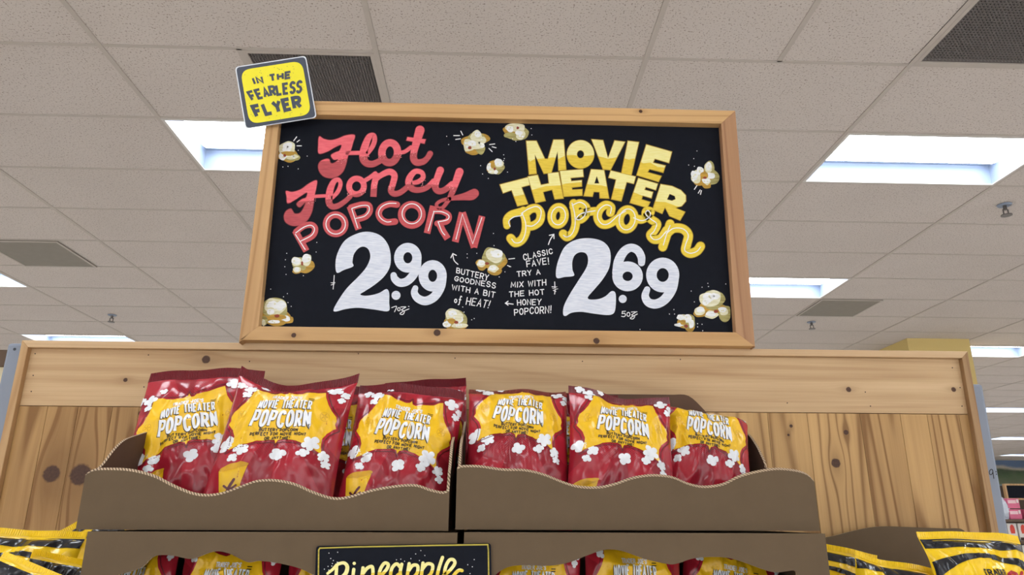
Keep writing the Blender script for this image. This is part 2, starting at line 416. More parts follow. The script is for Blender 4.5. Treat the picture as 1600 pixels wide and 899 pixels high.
M['f_ochre'] = film('ochre_print_film', (214, 160, 20), .35)
M['f_byel'] = film('bright_yellow_bag_film', (246, 204, 30), .25)
M['f_bblk'] = film('black_stripe_film', (30, 32, 38), .22)
M['f_bred'] = film('red_print_film', (168, 26, 38), .3)

# ------------------------------------------------------------------ the store shell
X0, Y0C, TX, TY = -0.52251, 2.79815, 1.2192, 0.6096
I0, I1, J0, J1 = -11, 19, -16, 37
gx = lambda i: X0 + TX * i
gy = lambda j: Y0C + TY * j
XL, XR, YF, YB = gx(I0), gx(I1), gy(J0), gy(J1)
troffers = [(i, j) for i in range(-10, 18) if (i + 1) % 3 == 0 for j in range(-15, 36) if (j - 1) % 4 == 0]
holes = set(troffers)
vents = {(-0.5, 0): 'grid', (2, -1): 'perf'}
mb = MB()
for i in range(I0, I1):
    for j in range(J0, J1):
        if (i, j) in holes: continue
        for h in (0, .5):
            if (i + h, j) in vents: continue
            a, b_ = gx(i + h), gx(i + h + .5)
            mb.add([(a, gy(j), CEIL), (a, gy(j + 1), CEIL), (b_, gy(j + 1), CEIL), (b_, gy(j), CEIL)], [(0, 1, 2, 3)])
struct(mb.build('ceiling', M['ceil'], recalc=False))
mb = MB(); hw = .012
for i in range(I0, I1 + 1): mb.box(gx(i) - hw, gx(i) + hw, YF, YB, CEIL - .004, CEIL + .001)
for j in range(J0, J1 + 1): mb.box(XL, XR, gy(j) - hw * .75, gy(j) + hw * .75, CEIL - .003, CEIL + .002)
for (i, j) in vents: 
    for a in (i, i + .5): mb.box(gx(a) - hw, gx(a) + hw, gy(j), gy(j + 1), CEIL - .003, CEIL + .001)
mb.box(gx(1.5) - hw, gx(1.5) + hw, gy(-1), gy(0), CEIL - .003, CEIL + .001)
struct(mb.build('trim_1', M['tbar']))
def slab(name, x0, x1, y0, y1, z0, z1, m):
    b = MB(); b.box(x0, x1, y0, y1, z0, z1); return struct(b.build(name, m))
slab('floor', XL - .2, XR + .2, YF - .2, YB + .2, -.1, 0, M['floor'])
slab('wall_left', XL - .2, XL, YF, YB, 0, CEIL + .2, M['wall'])
slab('wall_right', XR, XR + .2, YF, YB, 0, CEIL + .2, M['wall'])
slab('wall_front', XL, XR, YF - .2, YF, 0, .6, M['wall'])
M['fill_glow'] = emis('fill_glow_glass', (.92, .96, 1.0), FILL_STRENGTH)  # unseen glowing panes, added to brighten the room from behind the camera
k = 0
for i in range(I0, I1, 2):
    k += 1
    b = MB(); b.box(gx(i) + .05, gx(i + 2) - .05, YF - .05, YF - .03, .65, 3.3); struct(b.build('fill_window_%d' % k, M['fill_glow']))
    b = MB(); b.box(gx(i) - .05, gx(i) + .05, YF - .12, YF, .6, 3.3); struct(b.build('trim_%d' % (10 + k), M['steel']))
slab('trim_3', XL, XR, YF - .12, YF, .6, .65, M['steel']); slab('trim_4', XL, XR, YF - .2, YF, 3.3, CEIL + .2, M['wall'])
def mat_mural():
    m, nt, b = nodes('mural_paint')
    g = N(nt, 'ShaderNodeNewGeometry').outputs['Position']; s = N(nt, 'ShaderNodeSeparateXYZ'); L(nt, g, s.inputs[0])
    cb = N(nt, 'ShaderNodeCombineXYZ'); L(nt, s.outputs[0], cb.inputs[0]); L(nt, math_(nt, 'MULTIPLY', s.outputs[2], 2.2), cb.inputs[2])
    n = noise_(nt, cb.outputs[0], .9, 4); n2 = noise_(nt, cb.outputs[0], 5, 3)
    h = math_(nt, 'ADD', math_(nt, 'MULTIPLY_ADD', s.outputs[2], .75, -1.75), math_(nt, 'MULTIPLY', math_(nt, 'SUBTRACT', n, .5), .34))
    c = ramp(nt, h, [(.0, lin((160, 140, 116))), (.2, lin((140, 120, 100))), (.3, lin((150, 180, 200))), (.4, lin((110, 120, 90))), (.55, lin((74, 104, 66))), (.66, lin((60, 84, 60))), (.74, lin((206, 196, 180))), (.82, lin((96, 126, 170)))])
    L(nt, mixc(nt, math_(nt, 'MULTIPLY', n2, .5), c, lin((120, 116, 110))), b.inputs['Base Color']); b.inputs['Roughness'].default_value = .9
    return m
slab('wall_back', XL, XR, YB, YB + .2, 0, CEIL + .2, mat_mural())

# ------------------------------------------------------------------ ceiling fixtures
def troffer(i, j):
    x0, x1, y0, y1 = gx(i) + .012, gx(i + 1) - .012, gy(j) + .01, gy(j + 1) - .01; D = .13
    t = thing('ceiling_light', '', 'ceiling light', ((x0 + x1) / 2, (y0 + y1) / 2, CEIL), 'recessed ceiling lights')
    h = MB(); zt = CEIL + D; th = .004
    h.box(x0, x1, y0 - th, y0, CEIL, zt); h.box(x0, x1, y1, y1 + th, CEIL, zt); h.box(x0 - th, x0, y0, y1, CEIL, zt); h.box(x1, x1 + th, y0, y1, CEIL, zt)
    h.box(x0, x1, y0, y1, zt, zt + th)
    h.build('housing', M['white_metal'], t)
    r = MB(); q = .012
    r.box(x0 - th, x1 + th, y0 - th, y0 + q, CEIL - .006, CEIL - .001); r.box(x0 - th, x1 + th, y1 - q, y1 + th, CEIL - .006, CEIL - .001)
    r.box(x0 - th, x0 + q, y0 + q, y1 - q, CEIL - .006, CEIL - .001); r.box(x1 - q, x1 + th, y0 + q, y1 - q, CEIL - .006, CEIL - .001)
    r.build('rim', M['rim'], t)
    d = MB()
    # shallow arched diffuser along the long axis
    n = 10; pts = []
    for k in range(n + 1):
        a = math.pi * k / n; pts.append(((y0 + y1) / 2 - math.cos(a) * (y1 - y0) * .40, zt - .012 - .03 * math.sin(a)))
    xa, xb = x0 + .03, x1 - .03
    vs = [(xa, p[0], p[1]) for p in pts] + [(xb, p[0], p[1]) for p in pts]
    d.add(vs, [(k, k + 1, k + n + 2, k + n + 1) for k in range(n)] + [tuple(range(n + 1)), tuple(reversed(range(n + 1, 2 * n + 2))), (0, n, 2 * n + 1, n + 1)])
    d.build('diffuser', M['lamp'], t, smooth=False)
    return t
def copy_tree(o, parent=None):
    c = o.copy(); COL.objects.link(c)
    if parent: c.parent = parent
    for ch in o.children: copy_tree(ch, c)
    return c
VIS = {(-1, 1): 'recessed light glowing behind the top left corner of the chalkboard sign',
       (2, 1): 'largest recessed light, in the ceiling right of the chalkboard sign',
       (2, 5): 'recessed light half hidden by the right edge of the chalkboard frame',
       (-4, 5): 'recessed light cut off at the left edge of the photo, level with the price row',
       (-4, 9): 'thin recessed light just above the left end of the wooden panel',
       (5, 9): 'recessed light just right of the top right corner of the wooden panel',
       (5, 13): 'far strip of light low beside the grey upright, first below the panel corner light',
       (8, 17): 'far strip of light low beside the grey upright, lowest of the visible row'}
proto = None
bpy.context.view_layer.update()
for (i, j) in troffers:
    if proto is None: proto = troffer(i, j); t = proto; pi, pj = i, j
    else:
        t = copy_tree(proto); t.location = proto.location + Vector((TX * (i - pi), TY * (j - pj), 0))
    t['label'] = VIS.get((i, j), 'recessed ceiling light in another bay of the shop ceiling')
    t['group'] = 'recessed ceiling lights'

def grille(i, j, kind, label):
    x0, x1, y0, y1 = gx(i) + .012, gx(i + .5) - .012, gy(j) + .01, gy(j + 1) - .01
    t = thing('ceiling_vent', label, 'vent', ((x0 + x1) / 2, (y0 + y1) / 2, CEIL))
    b = MB(); b.box(x0, x1, y0, y1, CEIL + .03, CEIL + .035); b.build('backing', M['dark'], t)
    f = MB(); q = .018
    f.box(x0, x1, y0, y0 + q, CEIL - .005, CEIL + .01); f.box(x0, x1, y1 - q, y1, CEIL - .005, CEIL + .01)
    f.box(x0, x0 + q, y0 + q, y1 - q, CEIL - .005, CEIL + .01); f.box(x1 - q, x1, y0 + q, y1 - q, CEIL - .005, CEIL + .01)
    f.build('frame', M['tbar'], t)
    g = MB()
    if kind == 'grid':
        n = 42; s = (x1 - x0 - 2 * q) / n
        for k in range(1, n):
            g.box(x0 + q + k * s - .0012, x0 + q + k * s + .0012, y0 + q, y1 - q, CEIL, CEIL + .012)
            g.box(x0 + q, x1 - q, y0 + q + k * s - .0012, y0 + q + k * s + .0012, CEIL, CEIL + .012)
    else:
        n = 34; s = (x1 - x0 - 2 * q) / n
        for k in range(n + 1):
            for a in range(n * 2 + 1):
                cx = x0 + q + a * s / 2; cyy = y0 + q + k * s + (s / 2 if a % 2 else 0)
                if cyy > y1 - q: continue
                g.box(cx - s * .17, cx + s * .17, cyy - s * .5, cyy + s * .12, CEIL, CEIL + .003)
        for k in range(0, n + 1):
            g.box(x0 + q, x1 - q, y0 + q + k * s - .0022, y0 + q + k * s + .0022, CEIL, CEIL + .003)
    g.build('grid', M['vent_metal'], t)
grille(-0.5, 0, 'grid', 'dark egg-crate ceiling vent behind the yellow square card')
grille(2, -1, 'perf', 'dark perforated ceiling vent at the top right corner of the photo')
def flat_panel(i, j, label):
    x0, x1, y0, y1 = gx(i) + .01, gx(i + .5) - .01, gy(j) + .01, gy(j + 1) - .01
    t = thing('return_panel', label, 'vent', ((x0 + x1) / 2, (y0 + y1) / 2, CEIL))
    b = MB(); b.box(x0, x1, y0, y1, CEIL - .010, CEIL - .003); b.build('panel', M['vent_grey'], t)
    r = MB(); q = .015
    r.box(x0, x1, y0, y0 + q, CEIL - .014, CEIL - .010); r.box(x0, x1, y1 - q, y1, CEIL - .014, CEIL - .010)
    r.box(x0, x0 + q, y0 + q, y1 - q, CEIL - .014, CEIL - .010); r.box(x1 - q, x1, y0 + q, y1 - q, CEIL - .014, CEIL - .010)
    r.build('rim', M['tbar'], t)
flat_panel(-2.75, 4, 'flat grey return panel in the ceiling at the left edge of the photo')
flat_panel(3, 6, 'flat grey return panel in the ceiling right of the chalkboard frame')
def sprinkler(px, py, label):
    p = at_z(px, py, CEIL - .02)
    t = thing('sprinkler_head', label, 'sprinkler', (p.x, p.y, CEIL - .004))
    b = MB(); b.cyl((p.x, p.y, CEIL - .010), .04, .006, n=28, r2=.045); b.build('escutcheon', M['white_metal'], t, smooth=False)
    b = MB(); b.cyl((p.x, p.y, CEIL - .04), .012, .03, n=12); b.cyl((p.x, p.y, CEIL - .075), .008, .006, n=12)
    for sx in (-1, 1): b.box(p.x + sx * .016 - .003, p.x + sx * .016 + .003, p.y - .003, p.y + .003, CEIL - .072, CEIL - .036)
    b.build('body', M['chrome'], t)
    b = MB(); b.cyl((p.x, p.y, CEIL - .080), .034, .005, n=20); b.build('deflector', M['chrome'], t)
sprinkler(1570, 324, 'sprinkler head in the ceiling below the largest light on the right')
sprinkler(1268, 506, 'sprinkler head beneath the grey return panel right of the sign')
sprinkler(175, 495, 'sprinkler head in the ceiling above the left end of the wooden panel')
# pale yellow soffit column behind the panel's right end
p0, p1 = at_z(1446, 531, CEIL), at_z(1514, 530, CEIL)
slab('trim_2', p0.x - .25, p1.x, p1.y, p1.y + .8, 0, CEIL, M['soffit'])

# ------------------------------------------------------------------ wooden end panel
YP = 1.45                                    # front of the boards
RF = YP - .012                               # front of the frame rails
W_head = wood('pale_pine_board', (224, 194, 152), (172, 136, 96), 'x', [(at_y(1326, 609, YP).x, at_y(1326, 609, YP).z, .0065), (at_y(1490, 609, YP).x, at_y(1490, 609, YP).z, .006), (at_y(318, 592, YP).x, at_y(318, 592, YP).z, .006), (at_y(322, 562, YP).x, at_y(322, 562, YP).z, .010), (at_y(196, 594, YP).x, at_y(196, 594, YP).z, .005)], rings=.15, streak=1.5)
kn = [(80, 741, .019), (126, 742, .024), (220, 646, .006), (1306, 724, .011), (1236, 666, .004), (1232, 680, .003), (1322, 676, .006)]
W_plank = wood('golden_cedar_plank', (208, 168, 112), (134, 96, 54), 'z', [(at_y(x, y, YP).x, at_y(x, y, YP).z, r) for x, y, r in kn], tone=.6, rings=.6, streak=1.0)
W_rail = wood('pale_rail_wood', (218, 188, 148), (176, 138, 100), 'x', rings=.15)
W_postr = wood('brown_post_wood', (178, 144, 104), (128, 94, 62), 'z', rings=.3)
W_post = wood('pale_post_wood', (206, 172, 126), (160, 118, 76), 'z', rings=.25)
tl, tr = at_y(34, 533, RF), at_y(1512, 548, RF)
ztop = (tl.z + tr.z) / 2
xl, xr = tl.x, tr.x
zin = ((at_y(800, 551.5, RF)).z)
zseam = (at_y(25, 632, YP).z + at_y(1516, 650, YP).z) / 2
pw = .0145
panel = thing('wooden_end_panel', 'wide pale wooden shelf-end panel with vertical planks standing behind the cardboard trays', 'display panel', ((xl + xr) / 2, YP, 0))
b = MB(); b.add([(xl, RF, ztop), (xr, RF, ztop), (xr - pw, RF, zin), (xl + pw, RF, zin), (xl, YP + .03, ztop), (xr, YP + .03, ztop), (xr - pw, YP + .03, zin), (xl + pw, YP + .03, zin)],
      [(0, 1, 2, 3), (7, 6, 5, 4), (0, 4, 5, 1), (1, 5, 6, 2), (2, 6, 7, 3), (3, 7, 4, 0)]); b.build('top_rail', W_rail, panel, bevel=.001)
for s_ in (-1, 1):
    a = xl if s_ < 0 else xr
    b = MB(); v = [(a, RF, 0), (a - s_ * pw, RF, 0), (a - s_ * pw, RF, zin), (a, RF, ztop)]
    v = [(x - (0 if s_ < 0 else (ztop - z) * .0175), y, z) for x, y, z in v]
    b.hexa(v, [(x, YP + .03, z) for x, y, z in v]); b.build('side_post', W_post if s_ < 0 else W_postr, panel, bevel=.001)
b = MB(); b.box(xl + pw, xr - pw, YP, YP + .02, zseam + .0006, zin); hb = b.build('header_board', W_head, panel, bevel=.0006)
b = MB()
for px, py in [(55, 553), (52, 587), (49, 612), (232, 555), (225, 605), (711, 560), (910, 565), (1063, 562), (1488, 575), (1500, 606), (1503, 635), (1352, 613), (1360, 635), (1230, 630), (390, 565), (560, 553)]:
    p = at_y(px, py, YP); b.cyl((p.x, YP - .0006, p.z), .0012, .001, (0, 1, 0), 8)
b.build('nail_head', M['ink'], panel)
edges = [xl + pw]
pxe = [70, 118, 172, 214, 250, 330, 420, 500, 600, 700, 800, 900, 1000, 1100, 1200, 1262, 1345, 1408, 1450, 1500]
edges += [at_y(p, 660, YP).x for p in pxe if xl + pw + .02 < at_y(p, 660, YP).x < xr - pw - .02] + [xr - pw]
for a, c in zip(edges, edges[1:]):
    b = MB(); b.box(a + .0003, c - .0003, YP, YP + .02, .12, zseam - .0006); b.build('plank', W_plank, panel, bevel=.0004)
b = MB(); b.box(xl + pw, xr - pw, YP + .02, YP + .03, .1, zin); b.build('backing_board', W_post, panel)
# grey steel uprights either side
def upright(x0, x1, y0, y1, ztop_, label, lean=0):
    t = thing('metal_upright', label, 'shelf upright', ((x0 + x1) / 2, (y0 + y1) / 2, 0))
    b = MB(); k = lean * ztop_; b.hexa([(x0 - k, y0, 0), (x1 - k, y0, 0), (x1, y0, ztop_), (x0, y0, ztop_)], [(x0 - k, y1, 0), (x1 - k, y1, 0), (x1, y1, ztop_), (x0, y1, ztop_)]); b.build('post', M['steel'], t, bevel=.006)
    return t
YU = YP + .035
p = at_y(62, 537, YU)
uL = upright(at_y(11, 540, YU).x, at_y(45, 540, YU).x, YU, YU + .05, at_y(20, 536, YU).z, 'blue-grey metal shelf upright at the left end of the wooden panel')
b = MB(); q = at_y(23, 546, YU); b.cyl((q.x, YU - .0008, q.z), .003, .001, (0, 1, 0), 12); b.build('bolt_hole', M['steel_dark'], uL)
uR = upright(at_y(1500, 601, YU).x, at_y(1536, 601, YU).x, YU, YU + .05, at_y(1528, 600, YU).z, 'grey metal shelf upright at the right end of the wooden panel, marked with a 9', .0175)
b = MB(); mpu = lambda x, y, e: at_y(x, y, YU - .0006 - e)
ribbon(b, ell(1548.6, 738, 2.6, 4.2, .2), mpu, w=1.2, smooth=False, closed=True); ribbon(b, [(1551, 735), (1552, 742), (1553, 748)], mpu, w=1.2)
ribbon(b, [(1556.0, 737), (1556.4, 738)], mpu, w=1.3); ribbon(b, [(1556.8, 741), (1557.2, 742)], mpu, w=1.3)
b.build('handwritten_mark', M['ink'], uR)
# plinth that carries the boxes (below the frame)
ZS = at_y(400, 829, 1.10).z - .222
pl = thing('display_plinth', 'wooden plinth under the lowest cardboard cases', 'plinth', (0, 1.25, 0))
b = MB(); b.box(xl + .03, xr - .03, 1.06, YP - .002, ZS - .03, ZS); b.build('top', W_rail, pl, bevel=.002)
b = MB(); b.box(xl + .05, xr - .05, 1.09, YP - .004, .08, ZS - .03); b.build('front_panel', W_post, pl)
b = MB(); b.box(xl + .08, xr - .08, 1.13, YP - .004, 0, .08); b.build('toe_kick', M['steel_dark'], pl)

# ------------------------------------------------------------------ chalkboard sign
FY, BY = 1.415, 1.434
O = [(420, 156), (1149, 173), (1180, 543), (373, 536)]
I = [(437, 178), (1127, 193), (1150, 519.5), (404, 510)]
kz = lambda px, py, r: (at_y(px, py, FY).x, at_y(px, py, FY).z, r)
W_fr = wood('honey_frame_wood_h', (224, 184, 130), (172, 128, 80), 'x', [kz(459, 524, .006), kz(683, 520, .0085), kz(932, 533, .0075), kz(1001, 174, .005)], rings=.35)
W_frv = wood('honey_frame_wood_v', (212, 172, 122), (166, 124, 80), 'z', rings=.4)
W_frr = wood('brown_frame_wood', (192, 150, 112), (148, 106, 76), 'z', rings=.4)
sign = thing('chalkboard_sign', 'large wood-framed black chalkboard price sign standing on top of the wooden panel', 'sign', (at_y(776, 540, FY).x, FY, ztop))
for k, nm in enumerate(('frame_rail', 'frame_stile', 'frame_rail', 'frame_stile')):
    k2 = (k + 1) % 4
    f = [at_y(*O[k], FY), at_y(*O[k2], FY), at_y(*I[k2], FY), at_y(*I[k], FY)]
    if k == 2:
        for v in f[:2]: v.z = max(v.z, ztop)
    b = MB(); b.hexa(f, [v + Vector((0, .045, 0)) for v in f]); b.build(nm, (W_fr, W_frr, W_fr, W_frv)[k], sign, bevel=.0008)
b = MB(); f = [at_y(x, y, BY) for x, y in ((428, 165), (1138, 182), (1162, 530), (392, 522))]
b.hexa(f, [v + Vector((0, .008, 0)) for v in f]); BOARD = b.build('chalkboard', M['board'], sign)
def px_map(Y):
    return lambda x, y, e=0: at_y(x, y, Y - .0004 - e)
BM = px_map(BY)
def crop(ox, oy, s, mp=None):
    return lambda x, y, e=0, mp=mp or BM: mp(ox + x * s, oy + y * s, e)
C2, C3, C4, C5 = crop(420, 180, .24473), crop(770, 190, .25), crop(400, 350, .25), crop(780, 350, .25625)
E1, E2, E3 = .0003, .0007, .0011

def split_by(o, pts, slot, slot0=0):
    """cut the lettering along a polyline given in board metres (x, z) and recolour what is below"""
    me = o.data; bm = bmesh.new(); bm.from_mesh(me); base = world_loc(o)
    for (xa, za), (xb, zb) in zip(pts, pts[1:]):
        n = Vector((-(zb - za), 0, xb - xa))
        g = [f for f in bm.faces if f.material_index == slot0 and xa - .03 <= f.calc_center_median().x + base.x <= xb + .03]
        es = set(e for f in g for e in f.edges); vs = set(v for f in g for v in f.verts)
        bmesh.ops.bisect_plane(bm, geom=list(g) + list(es) + list(vs), plane_co=Vector((xa, 0, za)) - Vector((base.x, 0, base.z)), plane_no=n, dist=1e-7)
    for f in bm.faces:
        if f.material_index != slot0: continue
        c = f.calc_center_median() + base; x = min(max(c.x, pts[0][0]), pts[-1][0] - 1e-6)
        for (xa, za), (xb, zb) in zip(pts, pts[1:]):
            if xa <= x <= xb:
                if c.z < za + (zb - za) * (x - xa) / (xb - xa): f.material_index = slot
                break
    bm.to_mesh(me); bm.free()
def cpts(mp, pts): return [(lambda v: (v.x, v.z))(mp(x, y)) for x, y in pts]

def lettering(name, mp, shapes, fill, dark=None, split=None, outline=None, grow=8):
    """shapes: ('p', pts, holes) polygons, ('P', pts) smooth polygons, ('s', pts) strokes, ('l', pts) straight strokes, ('o', cx, cy, rx, ry, w)"""
    b = MB(); k = MB()
    for sh in shapes:
        t = sh[0]
        if t in 'pP':
            pts = catmull([tuple(p) for p in sh[1]], 5, True) if t == 'P' else sh[1]
            poly(b, pts, mp, E2, 0, holes=sh[2] if len(sh) > 2 else ())
            if outline: ribbon(k, [(p[0], p[1]) for p in pts], mp, E1, 0, grow * 2, smooth=False, closed=True)
            for hh in (sh[2] if len(sh) > 2 else ()):
                if outline: ribbon(k, [(p[0], p[1]) for p in hh], mp, E1, 0, grow, smooth=False, closed=True)
        elif t in 'sl':
            c = 'round' if t == 's' else 'butt'
            ribbon(b, sh[1], mp, E2, 0, smooth=t == 's', cap=c)
            if outline: ribbon(k, [(p[0], p[1], p[2] + grow * 1.4) for p in sh[1]], mp, E1, 0, smooth=t == 's', cap=c)
        elif t == 'o':
            _, cx, cy_, rx, ry, w_ = sh[:6]; rot = sh[6] if len(sh) > 6 else 0
            ribbon(b, ell(cx, cy_, rx, ry, rot, 36, w_), mp, E2, 0, smooth=False, closed=True)
            if outline: ribbon(k, ell(cx, cy_, rx, ry, rot, 36, w_ + grow * 1.4), mp, E1, 0, smooth=False, closed=True)
    o = b.build(name, [fill] + ([dark] if dark else []), BOARD, recalc=False)
    if split: split_by(o, cpts(mp, split), 1)
    if outline: k.build(name.replace('lettering', 'outline'), outline, BOARD, recalc=False)
    return o
def st(pts, w): return ('s', [(p[0], p[1], p[2] if len(p) > 2 else w) for p in pts])
def ln(pts, w): return ('l', [(p[0], p[1], w) for p in pts])
# --- "Hot"
hot = [('P', [(322, 137), (352, 152), (395, 160), (440, 150), (490, 130), (548, 127), (538, 175), (522, 228), (505, 262), (494, 310), (474, 360), (440, 390), (400, 403), (352, 392), (324, 362), (316, 325), (330, 295), (365, 280), (386, 283), (392, 303), (408, 309), (432, 296), (442, 282), (414, 284), (397, 256), (425, 238), (452, 226), (463, 190), (420, 206), (375, 232), (320, 245), (316, 190)]),
       ln([(490, 243), (620, 240)], 25),
       st([(628, 248, 26), (662, 200, 30), (676, 158, 30), (668, 130, 32), (640, 140, 38), (618, 190, 46), (606, 240, 52), (606, 282, 50), (628, 308, 44), (665, 312, 40), (710, 292, 36)], 36),
       ('o', 772, 240, 50, 64, 46, .1),
       st([(815, 236), (862, 236), (908, 205)], 24),
       st([(965, 96, 58), (945, 165, 50), (927, 235, 42), (925, 278, 44), (945, 302, 42), (985, 297, 38), (1012, 275, 34), (1030, 246, 36)], 40),
       ('p', [(885, 140), (1002, 155), (994, 182), (878, 162)])]
hs = [(90, 520), (240, 572), (320, 560), (440, 548), (620, 510)]
lettering('hot_lettering', C2, hot, M['p_pink'], M['p_red'], [(250, 300), (420, 292), (560, 268), (640, 262), (800, 255), (950, 240), (1100, 220)], M['p_redk'], 4)
honey = [('P', [(110, 485), (150, 491), (205, 474), (255, 438), (305, 417), (303, 462), (292, 512), (286, 560), (274, 620), (245, 672), (200, 702), (150, 706), (108, 684), (97, 645), (112, 612), (140, 598), (152, 612), (166, 630), (198, 626), (222, 594), (234, 556), (198, 588), (178, 566), (210, 538), (238, 526), (244, 494), (202, 518), (160, 545), (120, 563), (114, 520)]),
         ln([(275, 520), (390, 514)], 20),
         st([(398, 535, 22), (440, 490, 26), (458, 440, 26), (444, 412, 26), (415, 425, 34), (394, 470, 42), (385, 520, 44), (385, 560, 40), (405, 584, 36), (440, 580, 34), (485, 552, 30), (520, 520, 28)], 32),
         ('o', 560, 455, 47, 50, 36, .2),
         st([(600, 425), (640, 402), (680, 372)], 26),
         ln([(690, 368), (672, 450), (668, 522)], 38),
         st([(675, 420, 28), (715, 385, 34), (770, 362, 40), (802, 385, 40), (792, 440, 38), (780, 480, 38), (800, 502, 36), (840, 494, 34), (890, 455, 32)], 36),
         st([(905, 438, 26), (955, 425, 30), (985, 398, 30), (975, 366, 30), (935, 360, 34), (902, 395, 40), (894, 435, 44), (915, 470, 38), (960, 478, 34), (1010, 462, 32), (1052, 420, 30)], 32),
         st([(1095, 352, 46), (1075, 405, 42), (1062, 455, 42), (1082, 485, 38), (1122, 478, 36), (1170, 440, 36)], 40),
         st([(1218, 362, 50), (1195, 425, 44), (1172, 490, 36), (1142, 550, 26), (1110, 590, 22), (1080, 592, 20), (1072, 568, 20), (1105, 545, 20), (1170, 532, 26), (1240, 522, 42), (1290, 512, 62), (1312, 500, 58)], 30)]
lettering('honey_lettering', C2, honey, M['p_pink'], M['p_red'], [(80, 565), (300, 545), (420, 535), (560, 505), (700, 462), (800, 458), (900, 440), (1050, 445), (1180, 462), (1340, 470)], M['p_redk'], 4)
rg = random.Random(4)
dot_m = plain('salmon_dot_paint', (248, 160, 160), .6, .3)
hot_paths = []
b = MB()
for path in ([(430, 290), (500, 278)], [(590, 270), (640, 262)], [(700, 262), (745, 258)], [(790, 262), (850, 252)], [(905, 248), (945, 240)], [(240, 556), (300, 545)], [(370, 545), (405, 530)], [(500, 500), (530, 492)], [(585, 492), (620, 480)], [(655, 448), (690, 440)], [(765, 462), (805, 455)], [(880, 436), (920, 430)], [(970, 432), (1000, 428)], [(1040, 440), (1085, 438)], [(1150, 455), (1195, 460)]):
    for _ in range(16):
        t = rg.random(); x = path[0][0] + (path[1][0] - path[0][0]) * t; y = path[0][1] + (path[1][1] - path[0][1]) * t + rg.gauss(0, 12)
        disc(b, x, y, rg.uniform(1.6, 2.6), C2, E3, 0, 7)
b.build('sprinkle_pattern', dot_m, BOARD, recalc=False)['kind'] = 'stuff'
# --- red POPCORN with inner white line
ph = [ln([(168, 738), (240, 868)], 40), st([(175, 745), (225, 708), (275, 702), (296, 730), (278, 772), (212, 806)], 38),
      ('o', 427, 697, 60, 61, 42, -.4), ln([(517, 582), (574, 730)], 40), st([(525, 590), (590, 572), (636, 576), (645, 612), (618, 648), (555, 668)], 38),
      st([(818, 572), (770, 568), (722, 588), (702, 625), (715, 662), (752, 684), (806, 680)], 40), ('o', 913, 637, 66, 66, 44),
      ln([(1050, 580), (1010, 755)], 40), st([(1048, 612), (1105, 615), (1148, 640), (1138, 678), (1075, 692)], 36), ln([(1085, 685), (1110, 740), (1142, 790)], 42),
      ln([(1190, 810), (1236, 622)], 42), ln([(1236, 622), (1312, 845)], 42), ln([(1310, 845), (1362, 645)], 40)]
lettering('popcorn_lettering', C2, ph, M['p_red2'], outline=M['p_redk'], grow=3)
b = MB()
for pts in ([(170, 762), (232, 858)], [(172, 752), (225, 715), (270, 704), (292, 728), (272, 768), (205, 804)], [(530, 600), (568, 720)], [(530, 596), (590, 578), (635, 580), (640, 612), (612, 645), (556, 660)],
            [(812, 564), (762, 565), (718, 588), (700, 628), (718, 662), (752, 682), (780, 680)], [(1055, 614), (1018, 738)], [(1052, 616), (1105, 618), (1148, 640), (1140, 668), (1080, 682)], [(1082, 684), (1104, 740), (1124, 766)]):
    ribbon(b, pts, C2, E3, 0, 6)
ribbon(b, ell(427, 697, 62, 63, -.4), C2, E3, 0, 6, closed=True, smooth=False); ribbon(b, ell(913, 630, 62, 64), C2, E3, 0, 6, closed=True, smooth=False)
for pts in ([(1195, 792), (1236, 632), (1302, 822), (1360, 655)],): ribbon(b, pts, C2, E3, 0, 6, smooth=False)
b.build('popcorn_inner_line', M['p_line'], BOARD, recalc=False)
# --- prices
two = [(505, 305), (497, 240), (515, 170), (560, 100), (640, 58), (710, 50), (780, 75), (825, 130), (842, 200), (836, 270), (800, 330), (740, 382), (682, 420), (652, 440), (675, 449), (720, 446), (770, 432), (815, 408), (832, 432), (832, 490), (828, 545), (740, 536), (640, 525), (560, 533), (500, 548), (485, 535), (520, 470), (570, 400), (640, 330), (690, 270), (714, 210), (704, 162), (675, 143), (642, 152), (612, 190), (603, 240), (607, 266), (550, 288)]
lettering('price_lettering', C4, [('P', two), ('o', 949, 212, 57, 64, 58), st([(1006, 215, 56), (1002, 270, 56), (982, 320, 54), (942, 360, 52), (898, 368, 50), (868, 345, 46), (860, 322, 40)], 50),
                        ('o', 1104, 325, 58, 68, 60), st([(1162, 330, 60), (1152, 395, 58), (1115, 455, 56), (1060, 482, 54), (1012, 466, 50), (990, 432, 44), (996, 402, 36)], 50), ('o', 875, 447, 14, 14, 28)], M['p_white'])
two2 = [(352, 330), (347, 280), (365, 210), (400, 140), (460, 100), (540, 87), (620, 102), (665, 140), (680, 195), (670, 270), (630, 340), (580, 400), (545, 440), (542, 456), (562, 462), (610, 458), (650, 440), (682, 412), (705, 416), (712, 450), (708, 520), (692, 550), (650, 556), (580, 548), (500, 537), (440, 543), (405, 562), (390, 550), (395, 500), (430, 430), (480, 350), (530, 270), (542, 220), (530, 182), (496, 173), (462, 190), (446, 230), (447, 280), (456, 316), (400, 324)]
lettering('price_lettering', C5, [('P', two2), ('o', 783, 320, 62, 60, 62), st([(868, 238, 42), (866, 200, 48), (842, 160, 50), (800, 146, 50), (758, 172, 54), (728, 230, 58), (719, 300, 60)], 50),
                        ('o', 997, 312, 69, 74, 64), st([(1065, 320, 64), (1052, 395, 62), (1012, 458, 58), (960, 488, 56), (912, 480, 52), (890, 442, 46), (902, 400, 38)], 50), ('o', 753, 458, 12, 12, 25)], M['p_white'])
